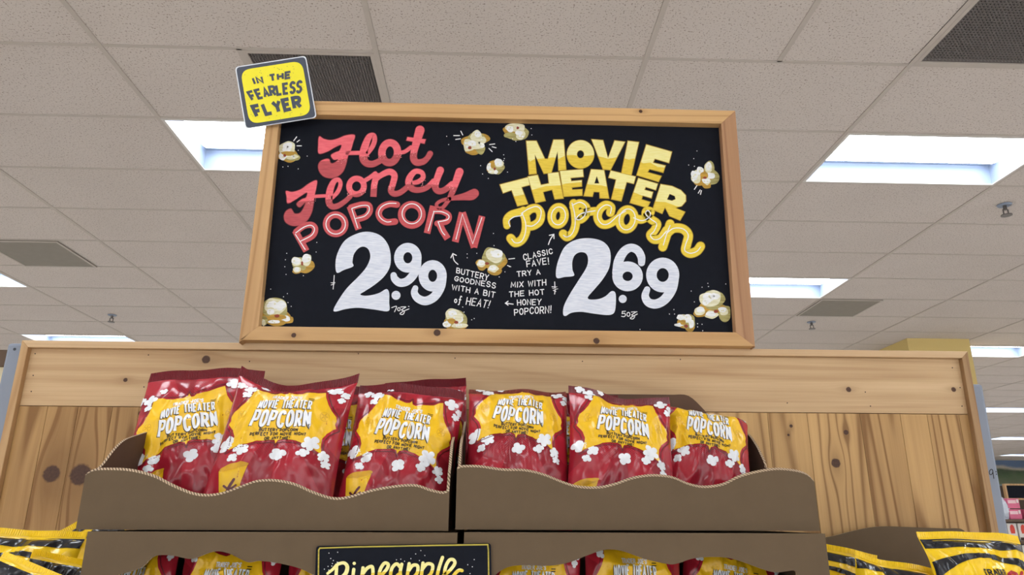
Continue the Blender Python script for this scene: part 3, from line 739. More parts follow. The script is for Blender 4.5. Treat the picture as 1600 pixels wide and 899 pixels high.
# --- MOVIE THEATER
mov = [('p', [(210, 122), (272, 122), (325, 235), (345, 235), (380, 115), (442, 115), (457, 300), (412, 305), (405, 185), (365, 320), (320, 325), (262, 205), (272, 325), (228, 330)]),
       ('o', 548, 205, 54, 57, 62), ('p', [(618, 112), (688, 118), (720, 230), (762, 120), (825, 128), (735, 302), (690, 298)]), ('p', [(845, 122), (912, 130), (865, 335), (805, 322)]),
       ('p', [(960, 145), (1118, 190), (1100, 258), (1012, 232), (1000, 258), (1078, 276), (1064, 318), (978, 296), (966, 318), (1052, 342), (1035, 376), (900, 335)])]
lettering('movie_lettering', C3, mov, M['p_pale'], M['p_gold'], [(200, 250), (225, 240), (232, 252), (262, 235), (330, 230), (380, 225), (412, 235), (455, 212), (500, 210), (560, 218), (632, 212), (690, 225), (720, 235), (770, 225), (815, 228), (850, 240), (880, 232), (940, 262), (985, 258), (1030, 285), (1070, 288), (1130, 300)], M['p_goldk'], 4)
thr = [('p', [(45, 395), (220, 350), (230, 396), (178, 410), (218, 515), (155, 528), (118, 428), (65, 447)]),
       ('p', [(220, 345), (280, 335), (300, 398), (352, 388), (345, 325), (410, 318), (440, 480), (388, 485), (372, 425), (312, 440), (328, 495), (268, 508)]),
       ('p', [(420, 310), (562, 300), (566, 345), (485, 352), (490, 374), (555, 368), (555, 405), (492, 412), (496, 428), (558, 425), (558, 462), (445, 468)]),
       ('p', [(615, 300), (695, 305), (725, 480), (670, 478), (668, 440), (630, 438), (622, 468), (570, 465)], [[(650, 340), (634, 388), (666, 388)]]),
       ('p', [(738, 308), (892, 345), (880, 388), (836, 378), (802, 497), (742, 485), (772, 362), (725, 350)]),
       ('p', [(910, 355), (1030, 390), (1018, 428), (955, 408), (947, 428), (1000, 442), (990, 478), (936, 462), (928, 488), (982, 504), (965, 538), (858, 508)]),
       ('p', [(1050, 393), (1120, 405), (1175, 430), (1205, 462), (1206, 498), (1180, 528), (1140, 540), (1200, 566), (1170, 617), (1105, 590), (1076, 535), (1058, 575), (1000, 550)], [[(1105, 452), (1088, 488), (1120, 496), (1143, 486), (1138, 466)]])]
lettering('theater_lettering', C3, thr, M['p_pale'], M['p_gold'], [(30, 490), (140, 468), (210, 455), (240, 430), (330, 405), (420, 400), (460, 388), (560, 380), (600, 395), (680, 400), (740, 415), (820, 425), (870, 440), (950, 470), (1010, 500), (1080, 505), (1150, 530), (1230, 540)], M['p_goldk'], 4)
scr = [[(88, 652), (86, 612), (112, 582), (160, 566), (195, 556)], [(192, 560), (208, 625), (205, 690), (180, 740), (140, 758), (112, 730)], [(196, 585), (235, 548), (278, 545), (300, 580), (290, 625), (252, 652), (212, 655)],
       [(505, 512), (515, 575), (518, 640), (500, 695), (465, 722), (440, 702)], [(505, 535), (545, 512), (582, 535), (582, 580), (550, 612), (522, 605), (560, 572), (640, 560)],
       [(735, 570), (738, 535), (705, 522), (668, 550), (655, 600), (680, 640), (725, 640), (790, 600)], [(885, 605), (930, 612), (965, 590), (985, 565), (962, 560), (958, 585), (990, 612), (1026, 640), (1010, 680), (985, 710), (1008, 738), (1050, 730), (1085, 680)],
       [(1108, 640), (1088, 705), (1062, 785)], [(1088, 700), (1130, 668), (1188, 672), (1222, 710), (1212, 765), (1205, 805), (1235, 824), (1275, 810), (1298, 780)]]
ws = [40, 52, 50, 50, 48, 50, 50, 52, 54]
lettering('popcorn_script_lettering', C3, [st(p, w_) for p, w_ in zip(scr, ws)] + [('o', 408, 590, 40, 54, 50, .15), ('o', 838, 612, 46, 62, 50, .2)], M['p_script'], outline=M['p_goldk'], grow=5)
b = MB()
for p_ in [[(108, 655), (100, 625), (130, 598), (175, 588), (188, 570)], [(182, 572), (205, 635), (202, 700), (178, 750), (140, 758), (118, 735)], [(178, 575), (225, 545), (275, 532), (302, 560), (290, 618), (250, 652), (215, 652)],
           [(495, 510), (512, 580), (514, 650), (495, 702), (462, 722), (442, 712)], [(500, 522), (545, 505), (582, 530), (578, 580), (548, 612), (522, 608), (555, 575), (640, 558)],
           [(735, 575), (740, 535), (705, 522), (665, 552), (655, 600), (682, 640), (725, 638), (780, 590), (830, 560)], [(880, 602), (932, 620), (975, 600), (985, 575), (968, 556), (955, 578), (990, 612), (1024, 640), (1008, 685), (985, 712), (1008, 738), (1045, 730), (1085, 685)],
           [(1108, 650), (1088, 700), (1066, 772)], [(1085, 700), (1130, 668), (1190, 672), (1222, 712), (1205, 768), (1200, 806), (1235, 824), (1275, 812), (1298, 785)]]:
    ribbon(b, p_, C3, E3, 0, 6)
ribbon(b, ell(410, 590, 44, 56, .15), C3, E3, 0, 6, closed=True, smooth=False); ribbon(b, ell(840, 612, 50, 66, .2), C3, E3, 0, 6, closed=True, smooth=False)
b.build('popcorn_script_inner_line', M['p_line'], BOARD, recalc=False)
# --- small hand notes, one part per written line or mark
rg = random.Random(7)
def note(name, mp, strokes=(), txt=None, w_=6):
    b = MB()
    if txt: text(b, txt[0], txt[1], mp, w_, E2, 0, gap=.5, jit=.05, rng=rg)
    for p_, sm in strokes: ribbon(b, p_, mp, E2, 0, w_, smooth=sm)
    b.build(name, M['p_line'], BOARD, recalc=False)
for s_, q_ in (('BUTTERY', [(1256, 275), (1455, 318), (1448, 353), (1253, 305)]), ('GOODNESS', [(1244, 328), (1500, 370), (1496, 402), (1240, 354)]), ('WITH A BIT', [(1228, 380), (1496, 427), (1490, 460), (1226, 410)]), ('of HEAT!', [(1244, 447), (1468, 482), (1452, 526), (1240, 490)])):
    note('note_line', C4, txt=(s_, q_), w_=5.6)
note('arrow', C4, [([(1262, 253), (1238, 228), (1230, 190)], True), ([(1218, 212), (1230, 186), (1252, 197)], False)])
note('dollar_sign', C4, [([(489, 322), (486, 365), (482, 408)], True), ([(493, 367), (468, 368), (490, 375), (470, 382)], False)], w_=5)
note('weight_note', C4, [([(848, 524), (878, 516), (866, 550)], True), (ell(893, 534, 8, 10) + [ell(893, 534, 8, 10)[0]], False), ([(905, 520), (936, 520), (910, 538), (928, 546), (918, 566), (900, 562), (922, 546), (956, 532)], True), ([(953, 516), (956, 517)], False)], w_=5)
for s_, q_ in (('CLASSIC', [(145, 186), (320, 152), (325, 180), (150, 220)]), ('FAVE!', [(166, 228), (300, 206), (304, 244), (170, 262)]), ('TRY A', [(108, 292), (246, 278), (250, 306), (110, 322)]), ('MIX WITH', [(74, 358), (284, 340), (285, 374), (72, 388)]),
               ('THE HOT', [(62, 416), (272, 400), (275, 430), (62, 446)]), ('HONEY', [(110, 464), (256, 460), (252, 493), (112, 496)]), ('POPCORN!', [(92, 522), (318, 500), (316, 542), (94, 556)])):
    note('note_line', C5, txt=(s_, q_), w_=5.6)
note('arrow', C5, [([(300, 126), (312, 95), (332, 64)], True), ([(306, 70), (333, 64), (334, 90)], False)])
note('arrow', C5, [([(85, 490), (38, 484)], True), ([(54, 472), (38, 484), (54, 496)], False)])
note('dollar_sign', C5, [([(338, 354), (340, 390)], True), ([(341, 400), (338, 428)], True), ([(322, 384), (352, 384), (325, 394), (358, 396), (330, 406), (345, 412)], False)], w_=5.5)
note('weight_note', C5, [([(770, 533), (751, 534), (749, 548)], False), ([(749, 548), (764, 546), (770, 556), (762, 566), (746, 564)], True), (ell(788, 552, 9, 12) + [ell(788, 552, 9, 12)[0]], False), ([(806, 538), (832, 538), (808, 556), (826, 564), (815, 580), (800, 574), (842, 550)], True), ([(837, 536), (840, 537)], False)], w_=5)
# --- painted popcorn kernels
def wob(cx, cy_, r, rg, n=9, a=.2, sx=1, sy=1, rot=0):
    ph_ = [rg.uniform(1 - a, 1 + a) for _ in range(n)]
    pts = [(cx + r * ph_[i] * sx * math.cos(2 * math.pi * i / n), cy_ + r * ph_[i] * sy * math.sin(2 * math.pi * i / n)) for i in range(n)]
    return catmull(pts, 5, True)
KERN = [  # centre, then blobs: layer, dx, dy, r, sx, sy
 ((741, 224), [('g', -6, -3, 12, 1.2, .8), ('g', 8, -6, 14, 1.1, .6), ('g', -3, 9, 12, 1, .9), ('o', 10, 8, 9, .8, 1), ('o', 2, -7, 12, 1.1, .9), ('c', 3, -12, 9, 1, .9), ('c', 12, -5, 6, 1, 1), ('c', -9, 3, 9, 1, 1), ('c', 4, 2, 11, 1.2, .7), ('w', 5, -14, 5, 1, 1), ('w', -4, 0, 6, 1.2, .8), ('w', 12, 3, 4, 1, 1), ('r', -7, 7, 2.5, 1, 1)]),
 ((774, 260), [('g', -3, 2, 10, 1.1, 1), ('o', 3, 1, 11, 1, 1), ('c', 6, -5, 7, 1, 1), ('w', 5, -6, 6, 1, 1), ('w', -9, 1, 5, .9, 1.2), ('c', -4, 8, 6, 1.3, .8), ('w', 1, 9, 3, 1, 1), ('r', -1, 4, 2, 1, 1), ('g', -4, -2, 4, .8, 1.4)]),
 ((805, 203), [('o', 4, 3, 15, 1, .9), ('g', -6, 2, 13, 1, .8), ('c', 0, -3, 11, 1.4, .6), ('w', -8, -1, 5, 1, 1), ('c', 8, 7, 8, 1, 1), ('w', 6, 5, 5, 1.2, .8), ('o', -8, 9, 7, 1.3, .7), ('r', 4, -3, 2.2, 1, 1)]),
 ((447, 237), [('g', 3, 5, 14, 1.2, .8), ('c', 2, -4, 12, 1.1, 1), ('o', 8, 9, 10, 1.4, .6), ('w', 3, -8, 7, 1, 1), ('c', 9, 8, 8, 1.3, .6), ('w', -5, 7, 6, 1, 1), ('g', 4, 3, 7, 1.6, .5), ('r', -2, 6, 2.2, 1, 1)]),
 ((1100, 272), [('o', 6, 4, 16, 1.1, .9), ('g', -4, 6, 13, 1.1, .9), ('o', 8, -9, 10, .8, 1.2), ('g', 4, 15, 8, .9, 1), ('c', -13, 5, 9, .9, 1.2), ('w', -15, 2, 6, .9, 1.2), ('c', 7, -10, 7, .9, 1.2), ('w', 7, -12, 5, .9, 1.2), ('w', -6, -5, 6, 1, 1), ('w', 10, 3, 6, 1.2, .8), ('c', 4, 11, 6, 1, 1), ('w', 3, 10, 5, 1.2, .8), ('g', 0, 2, 6, 1, 1), ('r', 1, 6, 2.4, 1.2, .8)]),
 ((472, 411), [('g', 4, 5, 14, 1.1, .8), ('o', -4, 2, 11, 1, 1), ('g', -8, 12, 7, 1, .8), ('c', -9, -2, 8, 1, 1), ('w', -9, -3, 7, 1, .8), ('c', 7, -5, 8, 1, 1.2), ('w', 7, -7, 7, 1, 1), ('c', -8, 11, 6, 1, .8), ('w', -8, 10, 4, 1, .8), ('r', 0, 1, 2.6, .7, 1.3)]),
 ((767, 407), [('g', 8, 2, 17, 1, .9), ('g', -14, 7, 9, 1, 1), ('g', 6, 16, 11, 1.1, .7), ('o', 4, -6, 16, 1.1, .9), ('c', 6, -8, 12, 1.1, 1), ('w', 9, -10, 8, 1.1, .8), ('c', -15, 5, 7, 1, .9), ('w', -15, 4, 5, 1, .8), ('c', 4, 13, 7, 1.2, .8), ('w', 2, 12, 5, 1.2, .8), ('r', -6, 5, 2.5, 1.3, .8)]),
 ((432, 487), [('g', -2, 8, 20, 1.05, .7), ('o', -2, -4, 19, 1, .9), ('g', 14, 13, 11, 1.2, .6), ('o', -19, 15, 6, .9, 1.2), ('c', -2, -8, 16, 1, .8), ('w', -6, -10, 8, 1.2, .8), ('w', 6, -9, 8, 1, .9), ('c', -8, 0, 7, 1, .9), ('w', -9, 0, 5, 1.2, .9), ('w', 14, 11, 6, 1.3, .7), ('w', -4, 16, 6, 1.5, .5), ('c', -20, 17, 4, .8, 1.3), ('g', 0, 9, 9, 1.6, .5), ('r', 1, 7, 3.2, 1.2, .8)]),
 ((712, 500), [('g', 0, 5, 18, 1.1, .6), ('o', 2, -2, 16, 1, .9), ('c', -2, -6, 13, 1, .9), ('w', -5, -10, 7, 1, .8), ('w', 7, 0, 5, 1, 1), ('c', 2, -2, 8, 1.1, .7), ('w', -14, 7, 6, 1.1, .8), ('g', -6, 2, 6, 1.2, .7), ('c', 6, 9, 8, 1.5, .5), ('r', 1, 4, 2.8, 1.2, .8)]),
 ((1112, 477), [('g', -2, 2, 17, 1.1, .7), ('g', -18, 11, 10, 1, .8), ('o', 20, 12, 11, .9, 1.2), ('g', 12, 6, 9, 1.2, .8), ('o', 2, -9, 17, 1, .9), ('c', -1, -10, 16, 1, .85), ('w', -5, -13, 8, 1.1, .8), ('w', 5, -14, 6, 1.1, .8), ('w', -9, -5, 5, 1, 1), ('c', -19, 9, 8, 1.1, .8), ('w', -18, 7, 6, 1.1, .7), ('c', 0, 15, 9, 1.1, .8), ('w', -1, 14, 7, 1.1, .7), ('c', 19, 9, 7, 1, .9), ('w', 17, 7, 6, 1.1, .7), ('r', 7, 10, 3, 1.3, .8)]),
 ((1071, 504), [('g', 0, 0, 13, 1.1, .7), ('g', 7, 7, 9, .9, 1), ('o', 4, -2, 12, 1, .9), ('c', 0, -7, 8, 1.3, .7), ('w', -8, -8, 5, 1.2, .8), ('w', 4, -6, 6, 1, 1), ('w', 9, 2, 5, .8, 1.4), ('w', -10, 4, 5, 1.3, .6), ('g', -4, 0, 4, 1.2, 1), ('r', 1, 6, 2.4, 1.2, 1)]),
]
LAY = {'g': 0, 'o': 1, 'c': 2, 'w': 3, 'r': 4}
ER = {'g': .0003, 'o': .00045, 'c': .0006, 'w': .0009, 'r': .0010}
rg = random.Random(11)
def inside(p, q=[(433, 184), (1129, 198), (1152, 521), (401, 513)]):
    for k in range(4):
        a, c = q[k], q[(k + 1) % 4]
        d = (c[0] - a[0]) * (p[1] - a[1]) - (c[1] - a[1]) * (p[0] - a[0])
        if d < 0:
            l2 = (c[0] - a[0]) ** 2 + (c[1] - a[1]) ** 2; t = ((p[0] - a[0]) * (c[0] - a[0]) + (p[1] - a[1]) * (c[1] - a[1])) / l2
            p = (a[0] + t * (c[0] - a[0]), a[1] + t * (c[1] - a[1]))
    return p
for (cx, cy_), blobs in KERN:
    b = MB(); e = 0
    for lay, dx, dy, r, sx, sy_ in blobs:
        e += .00002
        poly(b, [inside(p) for p in wob(cx + dx, cy_ + dy, r, rg, 9, .16, sx, sy_)], BM, E1 + e, LAY[lay])
        if lay in 'cw':
            for _ in range(3): disc(b, *inside((cx + dx + rg.uniform(-.5, .5) * r * sx, cy_ + dy + rg.uniform(-.5, .5) * r * sy_)), r * .22, BM, E1 + e + .00001, rg.choice((2, 3)), 8)
    b.build('popcorn_drawing', [M['k_gold'], M['k_olive'], M['k_cream'], M['k_white'], M['k_red']], BOARD, recalc=False)
b = MB()
for x, y in [(698, 213), (701, 226), (787, 242), (788, 248), (787, 251), (751, 259), (754, 272), (763, 279), (793, 269), (830, 201), (831, 211), (801, 217), (806, 221), (1089, 236), (1084, 248), (1076, 258), (1085, 260), (448, 396), (446, 406), (445, 417), (447, 429), (494, 394), (474, 431), (495, 379), (423, 452), (449, 459), (443, 464), (450, 473), (455, 479),
             (772, 384), (730, 397), (730, 403), (745, 396), (780, 433), (789, 425), (796, 417), (725, 488), (737, 500), (741, 498), (723, 480), (1106, 443), (1107, 448), (1097, 449), (1080, 455), (1085, 472), (1053, 484), (1046, 491), (1054, 491), (1090, 506), (1097, 507), (1090, 511), (1098, 517), (466, 235), (480, 244), (450, 260), (442, 261), (466, 264), (771, 365), (1134, 444), (1000, 515)]:
    b = MB(); disc(b, x, y, .75, BM, E2, 0, 8); b.build('spark_dot', M['p_line'], BOARD, recalc=False)
for p_ in ([(709, 212), (718, 212)], [(712, 218), (719.5, 217)], [(720, 205), (723, 211)], [(765, 226), (773, 225)], [(769, 229.5), (775, 231)], [(764, 232), (769, 237)], [(459, 220), (463.5, 214)], [(464, 222), (468, 219)], [(464, 228), (471, 228)], [(1089, 290), (1085, 296)], [(1094, 297), (1091, 302)], [(1096, 298), (1094.5, 304)], [(795, 405), (804, 404)], [(793, 415), (798, 417)]):
    b = MB(); ribbon(b, p_, BM, E2, 0, 1.4); b.build('spark_mark', M['p_line'], BOARD, recalc=False)

# ------------------------------------------------------------------ square yellow card clipped to the sign's corner
KY = FY - .012
def round_quad(q, r, n=5):
    out = []
    for i in range(4):
        p, a, c = Vector(q[i]), Vector(q[i - 1]), Vector(q[(i + 1) % 4])
        u, v = (a - p).normalized() * r, (c - p).normalized() * r
        for k in range(n + 1):
            t = k / n; out.append(tuple((p + u) * (1 - t) ** 2 + p * 2 * t * (1 - t) + (p + v) * t * t))
    return out
def shrink(q, d):
    c = sum((Vector(p) for p in q), Vector((0, 0))) / 4; return [tuple(Vector(p) + (c - Vector(p)).normalized() * d) for p in q]
Q = [(367, 104.5), (478, 87), (495, 184), (383.5, 202)]
cardt = thing('square_card', 'square yellow and slate card clipped to the top left corner of the chalkboard sign', 'sign', at_y(430, 195, KY))
b = MB(); KM = px_map(KY)
b.prism(round_quad(Q, 6), [], lambda x, y: at_y(x, y, KY), lambda x, y: at_y(x, y, KY + .003)); b.build('card_stock', M['card_white'], cardt)
b = MB(); poly(b, round_quad(shrink(Q, 2.2), 6), KM, E1); b.build('slate_border', M['slate'], cardt, recalc=False)
b = MB(); poly(b, round_quad(shrink(Q, 10), 16, 7), KM, E2); b.build('yellow_field', M['flyer_y'], cardt, recalc=False)
C1 = crop(360, 80, .2002, KM)
b = MB()
text(b, 'IN THE', [(170, 212), (470, 160), (468, 206), (188, 256)], C1, 17, E3, gap=.6, cap='butt')
text(b, 'FEARLESS', [(135, 322), (560, 234), (550, 318), (172, 380)], C1, 20, E3, gap=.5, cap='butt', bend=-8)
text(b, 'FLYER', [(170, 432), (535, 356), (548, 435), (206, 508)], C1, 28, E3, gap=.55, cap='butt')
rg = random.Random(3)
for k in range(90):
    u, v = rg.uniform(.1, .9), rg.uniform(.1, .92)
    if .2 < u < .84 and .24 < v < .78 and not (u > .74 and v < .3): continue
    p_ = [(Q[0][c] * (1 - u) + Q[1][c] * u) * (1 - v) + (Q[3][c] * (1 - u) + Q[2][c] * u) * v for c in (0, 1)]
    disc(b, p_[0], p_[1], .5, KM, E3, 0, 6)
b.build('lettering', M['slate'], cardt, recalc=False)
b = MB(); v0 = at_y(432, 150, KY + .003); b.box(v0.x - .006, v0.x + .006, KY + .003, FY, v0.z - .03, v0.z - .012); b.build('clip', M['steel'], cardt)

# ------------------------------------------------------------------ cardboard trays and cases
TYF, TYB = 1.10, 1.425
def smooth_px(pts, n=5): return catmull(pts, n)
def tray(name, label, top, xl_px, xr_px, ybot_px, group, sides, back_px):
    """top: wavy front edge in image points on the front plane"""
    tp = [(v.x, v.z) for v in (at_y(x, y, TYF) for x, y in smooth_px(top))]
    xa, xb = tp[0][0], tp[-1][0]
    z0 = at_y((xl_px + xr_px) / 2, ybot_px, TYF).z
    t = thing(name, label, 'cardboard tray', ((xa + xb) / 2, (TYF + TYB) / 2, z0), group); th = .004
    b = MB(); b.prism(tp + [(xb, z0), (xa, z0)], [], lambda x, z: Vector((x, TYF, z - (.0036 if z > z0 + .01 else 0))), lambda x, z: Vector((x, TYF + th, z)), 0, 1)
    b.build('front_panel', [M['card'], M['edge']], t)
    for s_, x in ((1, xa), (-1, xb)):
        zf = tp[0][1] if s_ > 0 else tp[-1][1]; side = sides[0 if s_ > 0 else 1]
        pr = [(TYF + th + .0003, zf - .002)] + [(y, z) for y, z in side if y > TYF + .02] + [(TYB, side[-1][1]), (TYB, z0), (TYF + th + .0003, z0)]
        b = MB(); b.prism(pr, [], lambda y, z: Vector((x, y, z)), lambda y, z: Vector((x + s_ * th, y, z)), 0, 1); b.build('side_panel', [M['card_in'], M['edge']], t)
    zb = at_y(back_px[0], back_px[1], TYB).z; zs = min(sides[0][-1][1], sides[1][-1][1])
    bp = catmull([(xa + th + .0003, zs), (xa + .03, zs + .004), (xa + .06, zs + (zb - zs) * .6), (xa + .09, zb - .002), (xa + .12, zb)], 4) + catmull([(xb - .12, zb), (xb - .09, zb - .002), (xb - .06, zs + (zb - zs) * .6), (xb - .03, zs + .004), (xb - th - .0003, zs)], 4)
    b = MB(); b.prism(bp + [(xb - th - .0003, z0), (xa + th + .0003, z0)], [], lambda x, z: Vector((x, TYB - th, z)), lambda x, z: Vector((x, TYB, z)), 0, 1); b.build('back_panel', [M['card_in'], M['edge']], t)
    b = MB(); b.box(xa + th + .0003, xb - th - .0003, TYF + th + .0003, TYB - th - .0003, z0, z0 + th); b.build('bottom_panel', M['card_in'], t)
    return t, z0, xa, xb
topL = [(134, 739), (148, 732), (175, 731), (205, 733), (240, 742), (270, 757), (300, 769), (325, 772), (350, 768), (380, 757), (402, 750), (430, 749), (460, 755), (490, 768), (520, 777), (545, 775), (580, 765), (620, 758), (650, 757), (672, 764), (692, 768), (702, 764)]
topR = [(714, 731), (722, 727), (750, 727), (785, 732), (820, 733), (850, 740), (880, 752), (905, 759), (935, 760), (960, 755), (990, 745), (1020, 741), (1050, 744), (1075, 754), (1100, 759), (1130, 755), (1155, 743), (1185, 735), (1215, 731), (1245, 734), (1262, 740), (1272, 750)]
xRs = at_y(1274, 745, TYF).x - .003
sp_px = [(1198, 731), (1196, 722), (1190, 709), (1184, 697), (1173, 681), (1164, 675)]
side = [(v.y, v.z) for v in (at_x(x, y, xRs) for x, y in sp_px)]
side = [(y, z) for y, z in side if y < TYB - .01]; side = catmull(side, 3)
sideL = catmull([(1.125, CAM_Z + .066), (1.14, CAM_Z + .075), (1.165, CAM_Z + .098), (1.19, CAM_Z + .114), (1.22, CAM_Z + .124), (1.30, CAM_Z + .146), (1.40, CAM_Z + .18)], 4)
trL, zL, xaL, xbL = tray('cardboard_tray', 'open cardboard tray with wavy front, upper left, holding three red bags in front', topL, 134, 702, 829, 'cardboard popcorn trays', (sideL, sideL), (480, 640))
trR, zR, xaR, xbR = tray('cardboard_tray', 'open cardboard tray with wavy front, upper right, holding three red bags in front', topR, 714, 1276, 829, 'cardboard popcorn trays', (sideL, side), (1090, 618))
CYF = 1.085
def case(label, xa_px, xb_px, opening, ytop):
    xa, xb = at_y(xa_px, 850, CYF).x, at_y(xb_px, 850, CYF).x
    zt = min(zL, zR) - .0015; z0 = ZS + .0005; th = .004
    t = thing('cardboard_case', label, 'cardboard case', ((xa + xb) / 2, (CYF + TYB) / 2, z0), 'cardboard popcorn cases')
    op = [(v.x, v.z) for v in (at_y(x, y, CYF) for x, y in catmull(opening, 5))]
    op = op + [(op[-1][0], z0 + .05), (op[0][0], z0 + .05)]
    zc = at_y((xa_px + xb_px) / 2, ytop, CYF).z; zc = min(zc, zt)
    b = MB(); b.prism([(xa, zc), (xb, zc), (xb, z0), (xa, z0)], [op], lambda x, z: Vector((x, CYF, z)), lambda x, z: Vector((x, CYF + th, z)), 0, 1); b.build('front_panel', [M['card'], M['edge']], t)
    for s_, x in ((1, xa), (-1, xb)):
        b = MB(); b.box(min(x, x + s_ * th), max(x, x + s_ * th), CYF + th + .0003, TYB, z0, zc); b.build('side_panel', M['card'], t)
    b = MB(); b.box(xa + th, xb - th, TYB - th, TYB, z0, zc); b.build('back_panel', M['card_in'], t)
    b = MB(); b.box(xa + th, xb - th, CYF + th, TYB - th, z0, z0 + th); b.build('bottom_panel', M['card_in'], t)
    b = MB(); b.box(xa + th, xb - th, CYF + th + .0003, CYF + .12, zc - th, zc); b.box(xa + th, xb - th, TYB - .12, TYB - th - .0003, zc - th, zc); b.build('top_flap', M['card'], t)
    return t, xa, xb, zc
openL = [(184, 899), (219, 888), (237, 872), (250, 868), (272, 869), (297, 874), (312, 870), (328, 864), (344, 862), (362, 867), (387, 879), (406, 877), (437, 881), (469, 889), (500, 902), (560, 908), (640, 905)]
openR = [(768, 906), (775, 898), (793, 887), (818, 883.5), (859, 884.5), (890, 879), (916, 869), (946, 859.5), (972, 861.5), (1008, 874), (1044, 882), (1059, 881), (1080, 874), (1105, 871), (1136, 872), (1162, 879), (1192, 890), (1213, 895), (1241, 892), (1245, 900)]
caL, cxa, cxb, _ = case('cardboard case with a wavy cut-out, lower left, behind the pineapple card', 134, 714, openL, 832)
caR, cxc, cxd, _ = case('cardboard case with a wavy cut-out, lower right, under the right tray', 725, 1291, openR, 832)
# pineapple card, taped to the case fronts
PY = CYF - .0045; PM = px_map(PY)
pq = [(494, 853.5), (767, 849), (770, 1010), (488, 1012)]
pc = thing('pineapple_card', 'small black card lettered Pineapple in yellow, fixed to the front of the lower cases', 'sign', at_y(630, 1010, PY))
b = MB(); b.prism(round_quad(pq, 6), [], lambda x, y: at_y(x, y, PY), lambda x, y: at_y(x, y, PY + .003)); b.build('card_stock', M['board'], pc)
b = MB(); ribbon(b, [(495, 1000), (497, 930), (498, 860), (500, 857), (560, 855), (640, 853.5), (720, 852), (762, 851.5), (763, 860), (764, 930), (765, 1000)], PM, E1, 0, 2.2, smooth=False); b.build('border_line', mat_brush('olive_gold_line', (150, 140, 50), (190, 170, 60)), pc, recalc=False)
C6 = crop(480, 840, .1875, PM)
pin = [[(170, 302, 22), (212, 268, 24), (252, 228, 26), (305, 214, 28), (334, 245, 32), (322, 300, 34), (285, 335, 30)], [(245, 232), (242, 300), (230, 420)], [(388, 268), (382, 340), (400, 380)], [(465, 255), (455, 330), (452, 385)], [(460, 310), (500, 258), (540, 245), (548, 290), (545, 350), (580, 370)],
       [(590, 350), (625, 310), (665, 262), (675, 226), (645, 216), (615, 255), (600, 310), (615, 365), (660, 360)], [(775, 250), (745, 222), (708, 255), (695, 315), (715, 355), (760, 310)], [(788, 225), (775, 300), (795, 360)], [(850, 220), (832, 330), (820, 430)], [(845, 280), (880, 235), (920, 240), (915, 300), (870, 345)],
       [(965, 215), (950, 330), (940, 430)], [(960, 265), (1000, 222), (1045, 235), (1032, 300), (985, 345)], [(1128, 168), (1100, 250), (1085, 325), (1110, 360)], [(1135, 320), (1190, 275), (1230, 218), (1215, 186), (1180, 195), (1150, 260), (1150, 330), (1200, 350)], [(1200, 350), (1235, 300), (1265, 275), (1290, 278)]]
b = MB()
for k, p_ in enumerate(pin): ribbon(b, [(q[0], q[1], q[2] if len(q) > 2 else 28) for q in p_], C6, E2, 0)
disc(b, 392, 218, 14, C6, E2)
o = b.build('lettering', [M['p_pale'], M['p_gold']], pc, recalc=False); split_by(o, cpts(C6, [(100, 330), (440, 310), (600, 290), (760, 280), (900, 285), (1050, 275), (1200, 280), (1340, 260)]), 1)
b = MB()
for x, y in [(181, 132), (254, 125), (196, 177), (218, 194), (210, 219), (174, 243), (143, 266), (205, 240), (250, 208), (744, 188), (780, 183), (811, 200), (864, 178), (935, 194), (904, 139), (947, 111), (980, 152), (1392, 186), (1338, 229), (1376, 246), (1357, 303), (258, 210), (180, 274)]: b = MB(); disc(b, x, y, 4.2, C6, E2, 0, 8); b.build('spark_dot', M['p_line'], pc, recalc=False)

